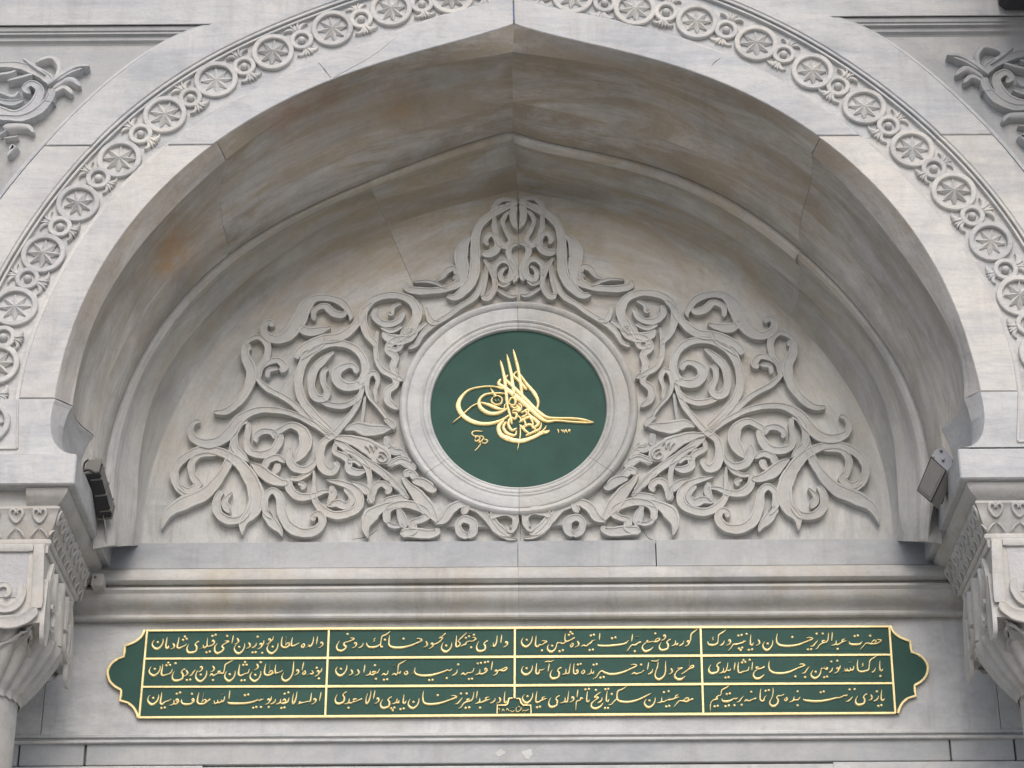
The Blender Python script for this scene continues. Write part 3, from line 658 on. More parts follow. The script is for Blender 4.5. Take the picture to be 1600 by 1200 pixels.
# ------------------------------------------------------------------ carved scrollwork (left half traced, right half mirrored)
TILE = {'A': (220, 300, 4), 'B': (240, 560, 4), 'C': (600, 290, 4), 'D': (600, 570, 4), 'P': (0, 0, 1)}
HR = .045
def tw(tile, pts, Y=-HR, mag=1.0):
    ox, oy, k = TILE[tile]; out = []
    for x, y, w in pts:
        a = un(ox + x / k, oy + y / k, Y); out.append((a[0], a[1], w / k / 303.0 * mag * 1.10))
    return out
REL = {
'scroll': [
 ('B', [(45,1070,5),(90,965,55),(190,900,85),(320,840,80),(420,730,55),(465,645,50),(490,560,35),(480,520,20)]),
 ('B', [(200,855,30),(145,790,45),(130,700,48),(190,620,50),(300,568,50),(410,580,50),(520,640,60),(600,740,78),(640,850,88),(620,950,80),(560,1020,50),(553,1100,8)]),
 ('B', [(400,598,25),(290,602,35),(235,660,40),(245,735,42),(275,785,48),(215,825,40),(150,790,30)]),
 ('B', [(430,820,30),(395,880,45),(400,960,50),(460,1008,50),(540,1003,45),(600,940,30)]),
 ('B', [(745,1000,20),(700,950,40),(695,870,40),(740,825,40),(785,860,45),(800,950,55),(840,1040,60),(920,1085,60),(1010,1075,55),(1055,1020,45),(1035,970,40),(995,985,36),(1005,1015,26)]),
 ('B', [(290,390,30),(255,398,30),(230,440,35),(250,500,45),(330,530,60),(420,508,68),(490,440,68),(540,375,60),(640,325,45),(760,322,40),(880,350,35),(1000,410,35),(1090,470,34)]),
 ('A', [(735,1160,30),(750,1100,30),(800,1060,35),(860,1050,40),(895,1090,45),(870,1122,35)]),
 ('A', [(690,975,60),(650,960,30),(680,920,30),(740,905,35),(790,950,40),(785,1030,40),(735,1100,35),(730,1160,30),(790,1225,35),(910,1290,35),(1010,1370,40),(1130,1470,45),(1210,1540,48)]),
 ('B', [(1130,500,45),(1260,600,45),(1400,690,45),(1500,770,45),(1575,855,36)]),
 ('A', [(1370,1200,36),(1400,1120,42),(1390,1040,45),(1330,970,45),(1220,940,50),(1110,970,50),(1030,1040,50),(995,1120,50),(985,1200,50),(1010,1300,50),(1090,1400,50),(1190,1500,50)]),
 ('A', [(1450,690,20),(1400,740,40),(1340,830,50),(1250,900,60),(1130,920,60),(1040,960,55),(985,1000,45),(980,1040,40)]),
 ('A', [(1170,895,22),(1120,965,26),(1040,1010,30),(990,1040,36)]),
 ('B', [(1130,-45,15),(1060,10,45),(1000,80,50),(985,170,45),(1010,240,50),(1060,250,50),(1085,210,40),(1060,150,35),(1060,90,35),(1090,60,30)]),
 ('B', [(1270,90,30),(1255,50,36),(1210,42,40),(1150,75,55),(1145,130,60),(1200,172,60),(1280,160,55),(1320,100,45),(1330,30,42)]),
 ('B', [(1040,250,36),(1100,285,40),(1190,292,40),(1270,250,35),(1312,180,22)]),
 ('B', [(1310,170,28),(1265,300,34),(1200,390,38),(1130,470,40),(1060,525,45),(1040,600,50),(1060,680,58),(1110,708,50),(1145,670,35),(1130,640,24)]),
 ('B', [(740,480,25),(795,445,40),(860,415,42),(930,450,60),(950,530,74),(915,600,58),(882,650,8)]),
 ('B', [(850,560,25),(845,620,44),(880,680,50),(950,695,46),(1000,660,30),(1012,625,12)]),
 ('B', [(590,395,25),(590,450,35),(580,520,40),(600,580,42),(670,600,50),(740,580,55),(782,520,50),(790,465,38)]),
 ('B', [(770,500,40),(740,460,40),(680,455,40),(640,485,36),(645,525,22)]),
 ('B', [(840,740,35),(850,810,48),(900,858,50),(980,860,40),(1060,830,28),(1125,830,10)]),
 ('B', [(1000,690,10),(1004,780,24),(1000,860,34),(1040,930,44),(1120,975,50),(1200,970,50),(1270,935,50),(1288,870,50),(1250,810,42),(1180,780,38),(1075,755,12)]),
 ('B', [(1180,570,24),(1260,605,32),(1325,665,35),(1350,740,30),(1350,850,30),(1370,905,26)]),
 ('P', [(590,541,8),(573,520,11),(567,492,12),(577,472,12),(598,462,12),(622,461,12),(643,470,13),(652,490,14),(645,508,15),(634,526,12)]),
 ('P', [(627,473,4),(614,480,7),(612,490,6),(606,488,5)]),
 ('P', [(588,480,6),(585,492,10),(594,503,11),(610,506,10),(624,500,9),(632,486,6)]),
 ('P', [(594,511,5),(612,517,7),(630,509,5)]),
 ('C', [(150,1015,24),(200,990,28),(240,925,34),(300,870,38),(400,810,35),(480,750,35),(560,700,35),(610,620,35),(640,530,28),(645,470,20)]),
 ('C', [(834,100,34),(790,118,42),(720,150,50),(640,200,50),(590,260,50),(570,340,55),(570,450,60),(560,560,64),(510,640,64),(450,692,48),(388,690,24)]),
 ('C', [(610,425,44),(670,420,50),(710,380,45),(700,320,38),(660,305,34),(635,340,30),(650,372,22)]),
 ('C', [(700,570,25),(690,520,30),(720,475,30),(770,470,34),(800,510,40),(790,570,44),(745,590,38),(728,555,28),(745,522,22),(772,508,18)]),
 ('C', [(810,600,24),(828,550,34),(805,480,40),(778,420,36),(790,378,32),(836,362,22)]),
 ('D', [(20,990,40),(18,920,45),(60,880,45),(150,870,50),(240,900,50),(268,940,44),(230,968,40),(180,985,40),(180,1035,48),(110,1050,54)]),
 ('D', [(770,1000,20),(790,1035,34),(818,1000,36),(818,950,38),(770,918,50),(700,928,50),(665,960,36)]),
 ('D', [(515,1075,30),(555,1045,48),(555,985,48),(500,962,45),(463,995,36),(480,1050,46),(530,1072,40)]),
 ('A', [(1480,860,20),(1468,960,28),(1478,1060,30),(1520,1120,34),(1590,1150,34),(1640,1175,24)]),
 ('A', [(1640,905,40),(1570,935,44),(1545,985,44),(1590,1030,44),(1575,1090,42),(1600,1140,30)]),
 ('B', [(1390,0,26),(1430,70,34),(1500,110,40),(1512,160,40),(1462,205,45),(1470,270,44),(1530,315,30)]),
],
'leaf': [
 ('B', [(490,835,10),(445,890,34),(455,930,46),(475,965,12)]),
 ('B', [(690,950,45),(740,1020,60),(790,1075,32),(803,1112,4)]),
 ('A', [(650,950,30),(655,1030,55),(690,1120,60),(670,1220,56),(610,1310,50),(530,1370,45),(452,1372,22)]),
 ('A', [(830,835,40),(800,810,36),(768,840,40),(780,890,50),(850,918,60),(930,880,80),(990,790,90),(1030,710,78),(1090,662,50),(1180,660,45),(1260,690,50),(1310,760,32),(1305,805,6)]),
 ('A', [(980,830,40),(1040,868,62),(1120,862,50),(1185,840,16)]),
 ('A', [(1080,800,26),(1085,738,34),(1150,710,40),(1200,752,50),(1260,765,40),(1285,735,12)]),
 ('A', [(790,1160,26),(800,1112,30),(862,1100,26)]),
 ('B', [(590,390,25),(540,410,34),(505,480,40),(510,560,45),(560,610,38),(597,648,6)]),
 ('B', [(605,650,8),(660,690,58),(720,740,70),(790,772,50),(842,775,30)]),
 ('B', [(690,690,40),(712,640,45),(770,618,40),(822,648,26)]),
 ('B', [(775,650,40),(768,690,44),(745,715,36)]),
 ('B', [(850,745,26),(900,750,30),(960,722,28),(1000,680,8)]),
 ('B', [(900,775,20),(935,790,36),(925,820,22)]),
 ('B', [(1110,790,24),(1120,850,45),(1092,915,20),(1150,902,50),(1205,920,48),(1240,870,36),(1190,808,28)]),
 ('B', [(1140,520,20),(1132,580,34),(1190,612,40),(1218,645,40),(1220,690,44),(1270,712,48),(1325,700,22)]),
 ('B', [(1210,640,30),(1260,640,28),(1300,670,26)]),
 ('B', [(1228,768,6),(1300,800,42),(1350,845,50)]),
 ('B', [(1350,905,46),(1380,805,42),(1430,780,40),(1470,815,38),(1450,845,24)]),
 ('B', [(1395,770,20),(1440,715,16)]),
 ('B', [(1190,445,10),(1260,425,60),(1340,445,80),(1420,442,60),(1500,430,8)]),
 ('B', [(1300,410,18),(1312,320,18),(1322,230,16)]),
 ('B', [(1330,170,26),(1350,240,24),(1420,320,24),(1485,410,24)]),
 ('B', [(1330,190,26),(1338,115,34),(1378,90,34),(1402,135,28),(1385,200,24),(1395,275,20)]),
 ('B', [(1125,495,20),(1220,505,55),(1330,545,90),(1420,605,110),(1475,650,60)]),
 ('B', [(1450,480,20),(1462,535,40),(1510,570,44),(1550,570,34),(1540,540,18)]),
 ('B', [(1470,675,24),(1540,640,40),(1600,665,50),(1640,690,30)]),
 ('B', [(1340,1125,5),(1325,1050,48),(1360,975,84),(1430,930,48),(1500,910,46),(1600,900,40)]),
 ('C', [(545,310,10),(500,370,60),(480,440,84),(492,530,70),(470,600,58),(400,640,44),(300,655,44),(210,655,50),(145,640,44),(140,600,22)]),
 ('C', [(180,600,14),(290,598,24),(395,640,14)]),
 ('C', [(455,555,28),(440,515,40),(392,530,42),(360,575,26),(310,600,6)]),
 ('C', [(430,585,20),(458,560,26),(462,600,22)]),
 ('C', [(834,92,14),(790,84,24),(735,86,30),(698,116,34),(670,165,20)]),
 ('C', [(790,110,16),(765,118,24),(752,150,14)]),
 ('C', [(690,180,20),(690,260,34),(715,340,38),(758,375,44),(790,340,30),(755,270,24),(742,220,28),(765,175,24),(800,155,16)]),
 ('C', [(818,118,36),(806,180,46),(816,240,32),(837,276,6)]),
 ('C', [(620,455,14),(668,520,34),(690,580,34),(690,640,34),(648,700,44),(608,690,30)]),
 ('C', [(650,490,14),(632,600,26),(608,690,28)]),
 ('C', [(700,602,20),(750,625,24),(790,600,14)]),
 ('C', [(700,640,16),(740,665,26),(795,690,26),(834,684,12)]),
 ('C', [(0,905,30),(20,945,54),(90,962,66),(160,950,50),(188,905,40),(130,905,26)]),
 ('C', [(150,920,24),(205,898,34),(272,850,20)]),
 ('C', [(265,755,10),(272,800,30),(300,850,40),(350,850,20)]),
 ('D', [(110,690,14),(150,750,40),(200,800,64),(255,870,84),(300,930,58),(340,990,14)]),
 ('D', [(175,720,36),(250,738,60),(300,775,50),(330,770,20)]),
 ('D', [(315,995,8),(375,965,50),(415,905,56),(475,870,50),(515,885,36),(490,932,44)]),
 ('D', [(520,880,34),(600,905,50),(655,970,40),(705,1035,34),(775,1080,24),(834,1086,12)]),
 ('D', [(670,955,40),(700,1010,64),(760,1050,44),(800,1052,20)]),
 ('D', [(385,1000,8),(440,1010,28)]),
 ('D', [(580,1010,26),(655,1012,8)]),
 ('D', [(100,1050,50),(190,1048,60),(280,1056,58),(330,1042,38),(328,1015,18)]),
 ('D', [(20,985,30),(65,1008,30),(125,1000,20)]),
 ('D', [(86,890,20),(110,950,50),(130,1020,50)]),
 ('D', [(0,850,40),(80,830,40),(160,825,26)]),
 ('D', [(20,628,24),(60,603,44),(125,592,50),(168,640,38),(150,670,18)]),
 ('D', [(0,670,24),(60,740,38),(120,800,28),(150,830,24)]),
 ('D', [(120,690,44),(165,672,52),(205,715,40)]),
 ('D', [(15,490,34),(60,540,44),(110,545,38),(140,590,30)]),
 ('D', [(0,335,26),(45,365,42),(62,402,26)]),
 ('D', [(20,440,18),(30,490,32),(20,520,24)]),
 ('P', [(641,505,8),(632,518,11),(628,530,9),(622,545,8),(604,543,6)]),
],
}
rel = thing('carved_scrollwork', 'pierced arabesque of marble scrolls and leaves around the green medallion', 'carving')
XA = XM + .0
q = 0
for nm, L in REL.items():
    for tile, pts in L:
        P = tw(tile, pts); q += 1
        h = HR + .0007 * (q % 7) - .002
        for s in (1, -1):
            PP = P if s > 0 else [(2 * XA - x, z + .006, w) for x, z, w in P]
            m = MB(); m.stroke(PP, 0.001, h, CARVE, 6)
            m.build(nm, M_CARVE, rel, ang=24)
# small rosette carved on the fat leaf
for s in (1, -1):
    for pts in ([(1440,625,12),(1420,605,12),(1400,620,12),(1410,645,12),(1440,650,12),(1462,625,12),(1445,592,12),(1410,585,12)], [(1320,545,12),(1345,565,14),(1350,590,8)], [(1350,540,12),(1372,560,14),(1375,585,8)], [(1380,545,12),(1400,560,14)]):
        P = tw('B', pts); PP = P if s > 0 else [(2 * XA - x, z + .006, w) for x, z, w in P]
        m = MB(); m.stroke(PP, -HR + .006, .016, PEN, 5); m.build('rosette', M_CARVE, rel, ang=50)

# ------------------------------------------------------------------ medallion
med = thing('tughra_medallion', 'round green medallion with gilded tughra in a moulded marble ring', 'medallion')
cxm, czm = un(810, 634.5, -.04)
prof = [(.452, .0), (.452, -.026), (.456, -.034), (.462, -.036), (.467, -.033), (.470, -.036), (.479, -.041), (.486, -.040), (.490, -.036), (.493, -.041), (.500, -.046), (.505, -.045), (.509, -.041), (.566, -.047), (.571, -.044), (.573, -.040), (.576, -.046), (.585, -.056), (.596, -.059), (.606, -.054), (.612, -.044), (.614, -.030), (.614, 0.0)]
# ring in stones with fine joints
for a0, a1 in ((90.1, 219), (219.2, 269.9), (270.1, 321), (321.2, 449.9)):
    m = MB(); m.lathe(prof, (cxm, 0, czm), 'y', 60, R_(a0), R_(a1)); m.build('ring_stone', M_WALL if a0 in (90.1, 219.2) else M_CARVE, med, ang=40)
m = MB(); m.lathe([(.61, -.01), (.45, -.012)], (cxm, 0, czm), 'y', 90); m.build('ring_bed', M_DARK, med)
m = MB(); m.lathe([(.462, -.016), (.0002, -.016)], (cxm, 0, czm), 'y', 96); m.build('green_disc', M_GREEN, med, smooth=False)
TUG = dict(ox=660, oy=500, k=4.287)
def tstroke(pts, name, par, mag=1.0, h=.010, y0=-.016):
    P = []
    for x, y, w in pts:
        a = un(TUG['ox'] + x / TUG['k'], TUG['oy'] + y / TUG['k'], -.022); P.append((a[0], a[1], w / TUG['k'] / 302.0 * mag * 1.18))
    m = MB(); m.stroke(P, y0, h, PEN, 6); return m.build(name, M_GOLD, par, ang=50)
tg = MB(); tg.box(cxm - .01, cxm + .01, -.017, -.0155, czm - .02, czm + .02)
tug = tg.build('tughra', M_GOLD, med, smooth=False)
for i, p in enumerate([
 [(520,268,4),(530,300,17),(548,380,20),(560,470,20),(568,560,18),(585,650,8)],
 [(565,230,4),(575,270,17),(595,360,20),(610,470,20),(625,570,12)],
 [(608,196,4),(618,235,17),(640,320,20),(655,410,20),(668,500,18),(676,580,8)],
 [(575,368,6),(556,395,16),(600,440,22),(680,520,26),(760,600,24),(830,650,20),(900,657,14),(1000,658,12),(1080,668,14),(1148,686,3)],
 [(632,345,8),(612,372,14),(650,410,20),(700,470,20)],
 [(645,350,8),(700,430,20),(750,490,24),(776,550,18),(762,612,10)],
 [(525,395,14),(510,425,20),(545,450,26),(620,505,30),(700,572,30),(770,640,24),(830,678,20),(900,674,12),(1000,682,12),(1100,688,12),(1148,687,3)],
 [(540,462,12),(480,446,8),(400,447,10),(310,470,14),(252,530,24),(242,590,30),(285,650,30),(360,688,26),(450,694,22),(530,670,18),(585,635,10)],
 [(202,690,4),(260,642,9),(330,580,9),(385,553,8)],
 [(560,495,8),(500,490,10),(420,500,14),(380,540,20),(392,590,26),(450,625,26),(520,620,20),(572,590,12)],
 [(380,550,8),(440,566,20),(500,590,22),(543,597,12),(552,570,8),(570,555,6)],
 [(455,455,3),(478,492,16),(495,512,10)],
 [(470,520,9),(463,545,12),(490,566,12),(525,560,12),(532,525,10),(505,508,8),(474,515,8)],
 [(485,535,8),(498,545,8)], [(508,530,8),(516,545,8)],
 [(548,668,12),(510,715,24),(528,770,30),(590,800,32),(660,810,28),(730,790,24),(790,762,22),(852,738,5)],
 [(562,680,12),(542,718,18),(568,758,22),(618,772,14),(632,740,8)],
 [(582,660,12),(576,700,18),(600,738,18),(634,724,10)],
 [(800,688,4),(785,728,15),(740,752,16),(690,775,12)], [(832,708,4),(805,745,14),(770,760,10)], [(855,742,4),(830,755,14),(800,756,10)],
 [(655,715,7),(655,780,8),(636,875,4)],
 [(580,545,10),(600,520,12),(628,540,12),(612,570,12),(585,562,10),(580,545,8)],
 [(640,555,10),(664,580,12),(650,612,12),(620,602,10),(600,610,8)],
 [(600,620,12),(632,630,16),(620,662,16),(592,650,10)],
 [(660,622,14),(710,598,16),(702,630,14),(660,652,12)],
 [(650,682,18),(720,650,20),(775,690,22),(748,722,14)],
 [(662,722,16),(720,700,18),(765,742,12)], [(650,702,14),(690,742,18),(722,765,10)], [(568,570,18),(590,650,18),(600,700,12)],
 [(680,605,12),(740,655,18),(792,692,14)], [(588,575,10),(618,590,14),(640,575,10)], [(670,660,12),(690,690,14),(680,730,12)],
 [(720,655,12),(740,690,12),(735,730,12)], [(640,640,10),(660,665,10),(650,690,8)]]):
    tstroke(p, 'pen_stroke', tug, 1.0, .010 + .0004 * (i % 5))
m = MB(); a = un(660 + 380 / 4.287, 500 + 805 / 4.287, -.02); m.box(a[0] - .004, a[0] + .004, -.0166, -.0155, a[1] - .004, a[1] + .004)
sig = m.build('calligrapher_signature', M_GOLD, med, smooth=False)
for i, p in enumerate([[(405,746,5),(355,742,8),(332,755,8),(345,775,8),(375,775,6)], [(352,792,8),(366,776,8),(386,790,8),(362,812,8),(350,800,6)], [(382,776,8),(408,782,8),(398,808,8),(375,822,8)],
 [(410,798,8),(437,806,8),(420,826,8),(400,820,6)], [(366,800,8),(398,828,8)], [(392,828,8),(370,856,6),(350,877,7)]]):
    tstroke(p, 'pen_stroke', sig, 1.0, .007 + .0004 * (i % 4))
m = MB(); a = un(660 + 945 / 4.287, 500 + 742 / 4.287, -.02); m.box(a[0] - .003, a[0] + .003, -.0166, -.0155, a[1] - .003, a[1] + .003)
dat = m.build('date_numerals', M_GOLD, med, smooth=False)
for i, p in enumerate([[(902,732,7),(910,737,8),(913,757,6)], [(928,732,6),(937,741,7),(945,733,6)], [(934,738,6),(938,757,6)], [(950,757,6),(960,735,8),(972,757,6)], [(992,737,6),(981,733,7),(981,744,6),(991,742,6)], [(991,736,7),(990,757,6)]]):
    tstroke(p, 'numeral', dat, 1.0, .006 + .0004 * (i % 4))

# ------------------------------------------------------------------ cornice under the tympanum, wall, lintel
def zy(py, Y): return un(800, py, Y)[1]
crn = thing('moulded_cornice', 'long horizontal cornice of rolls and hollows above the green inscription panel', 'cornice')
prof = [(886, -.02), (886, -.085), (889, -.103), (893, -.116), (898, -.123), (903, -.122), (907, -.112), (910, -.098), (911.5, -.080), (914, -.080), (915, -.112), (918, -.118), (921, -.112), (924, -.106), (930, -.104), (936, -.096), (942, -.082), (947, -.066), (951, -.054), (955, -.048), (957, -.046), (958, -.060), (961, -.068), (964, -.064), (967, -.054), (969, -.020)]
for x0, x1 in ((-2.62, .0070), (.0078, 2.62)):
    m = MB(); m.grid([[(x, Y, zy(py, Y)) for py, Y in prof] for x in (x0, x1)]); m.build('cornice_stone', M_BAND, crn, ang=28)
lw = thing('inscription_wall', 'flat veined grey marble wall behind the inscription panel', 'wall')
za, zb, zc, zd = zy(966, -.02), zy(1144, -.02), zy(1157, -.02), zy(1193, -.02)
xj = un(68, 1100, -.02)[0]; xj2 = un(1560, 1100, -.02)[0]
for x0, x1 in ((-3.6, xj - .002), (xj + .001, xj2 - .001), (xj2 + .002, 3.6)):
    m = MB(); m.box(x0, x1, -.02, .2, zb - .01, za + .04, .002); m.build('wall_slab', M_WALL, lw, ang=20)
for py0, py1, yy in ((1143.5, 1149, -.040), (1149.5, 1152.5, -.028), (1152.5, 1157, -.050)):
    m = MB(); m.box(-3.6, 3.6, yy, .2, zy(py1, yy), zy(py0, yy), .003); m.build('string_moulding', M_WALL, lw, ang=20)
lin = thing('door_lintel', 'straight marble door lintel course below the inscription panel', 'lintel')
for x0, x1 in ((-40, 28), (31, 131), (135, 1484), (1487, 1585), (1588, 1700)):
    a, b = un(x0, 1175, -.03)[0], un(x1, 1175, -.03)[0]
    m = MB(); m.box(a, b, -.03, .2, zd, zc - .004, .003); m.build('lintel_block', M_BLUE, lin, ang=20)
m = MB(); m.box(-3.6, 3.6, -.012, .19, zd + .01, zc + .03); m.build('lintel_bed', M_DARK, lin, smooth=False)
for cxp, cyp, rx, rz in ((781, 1177, 9, 6), (824, 1178, 10, 8)):
    m = MB(); P = []
    for k in range(14):
        a = 2 * math.pi * k / 14; rr = random.uniform(.6, 1.15); P.append(un(cxp + rx * rr * math.cos(a), cyp + rz * rr * math.sin(a), -.031))
    m.prism(P, -.0315, -.029, .0); m.build('mortar_patch', M_MORTAR, lin)
# jambs, reveal and door below the picture
jam = thing('door_surround', 'plain marble jambs and dark door recess below the lintel', 'doorway')
for s in (-1, 1):
    m = MB(); m.box(min(s * 1.5, s * 3.6), max(s * 1.5, s * 3.6), -.03, .3, Z0, zd - .004, .004); m.build('jamb', M_WALL, jam)
m = MB(); m.box(-1.5, 1.5, .28, .34, Z0, zd - .01); m.build('door_leaf', M_WOOD, jam)
m = MB(); m.box(-1.5, 1.5, -.03, .0, zd - .05, zd - .012, .004); m.build('inner_fillet', M_WALL, jam)

# ------------------------------------------------------------------ inscription panel
pan = thing('inscription_panel', 'long green panel of gilded calligraphy in twelve framed cells with lobed ends', 'inscription panel')
YP = -.034
LOB = [(150 + x / 4.324, 960 + y / 4.324) for x, y in [(338,108),(318,150),(285,180),(250,198),(206,214),(203,250),(196,288),(155,303),(115,335),(92,375),(90,410),(105,455),(140,490),(180,512),(178,550),(172,583),(225,598),(262,630),(285,670),(293,700)]]
LOB = [(x - 2, y) for x, y in LOB]
lob = unl(LOB, YP); xmid = .0016
lobR = [(2 * xmid - x, z) for x, z in lob]
m = MB(); m.prism(lob + list(reversed(lobR)), YP, -.019, .002); m.build('board', M_GREEN, pan, smooth=False)
def bar(pts, nm='frame_bar', w=4.0, h=.009, y0=YP, par=pan, mat=None, prof=FLATP, n=1):
    P = [(a[0], a[1], w / 318.0) for a in unl(pts, y0 - h * .5)]
    m = MB(); m.stroke(P, y0 + .001, h, prof, n); return m.build(nm, mat or M_GOLD, par, ang=30)
def barw(P, nm='frame_bar', w=4.2, h=.009):
    m = MB(); m.stroke([(x, z, w / 318.0) for x, z in P], YP + .001, h, FLATP, 1); return m.build(nm, M_GOLD, pan, ang=30)
barw(cr(lob[:5], 4) , w=3.6, h=.0095); barw(lob[4:8], w=3.6, h=.0085); barw(cr(lob[7:14], 4), w=3.6, h=.0095); barw(lob[13:17], w=3.6, h=.0085); barw(cr(lob[16:], 4), w=3.6, h=.0095)
barw(cr(lobR[:5], 4), w=3.6, h=.0095); barw(lobR[4:8], w=3.6, h=.0085); barw(cr(lobR[7:14], 4), w=3.6, h=.0095); barw(lobR[13:17], w=3.6, h=.0085); barw(cr(lobR[16:], 4), w=3.6, h=.0095)
bar([(228, 985.5), (510, 982.5), (800, 981.2), (1100, 980), (1390, 979)], h=.010); bar([(216, 1121), (510, 1119.5), (800, 1117.5), (1100, 1115.8), (1399, 1114)], h=.010)
bar([(227, 1029.3), (515, 1028.2), (805, 1026.4), (1096, 1024.6), (1392, 1023)], h=.008); bar([(222, 1073.3), (512, 1072.6), (805, 1071.2), (1098, 1069), (1396, 1067.6)], h=.008)
bar([(230, 985), (217.5, 1121)]); bar([(514, 983), (508, 1120)], h=.0085); bar([(804.5, 981), (804, 1091)], h=.0085); bar([(1094.5, 980), (1099, 1116)], h=.0085); bar([(1389.5, 979), (1399, 1114)])
z7 = lambda L: [(765 + x / 20, 1080 + y / 20) for x, y in L]
bar(z7([(232,700),(242,440),(500,440),(560,400),(605,225),(722,215)]), w=2.4, nm='cartouche_bar', h=.0092); bar(z7([(838,230),(940,232),(985,370),(1050,438),(1285,440),(1298,695)]), w=2.4, nm='cartouche_bar', h=.0092)
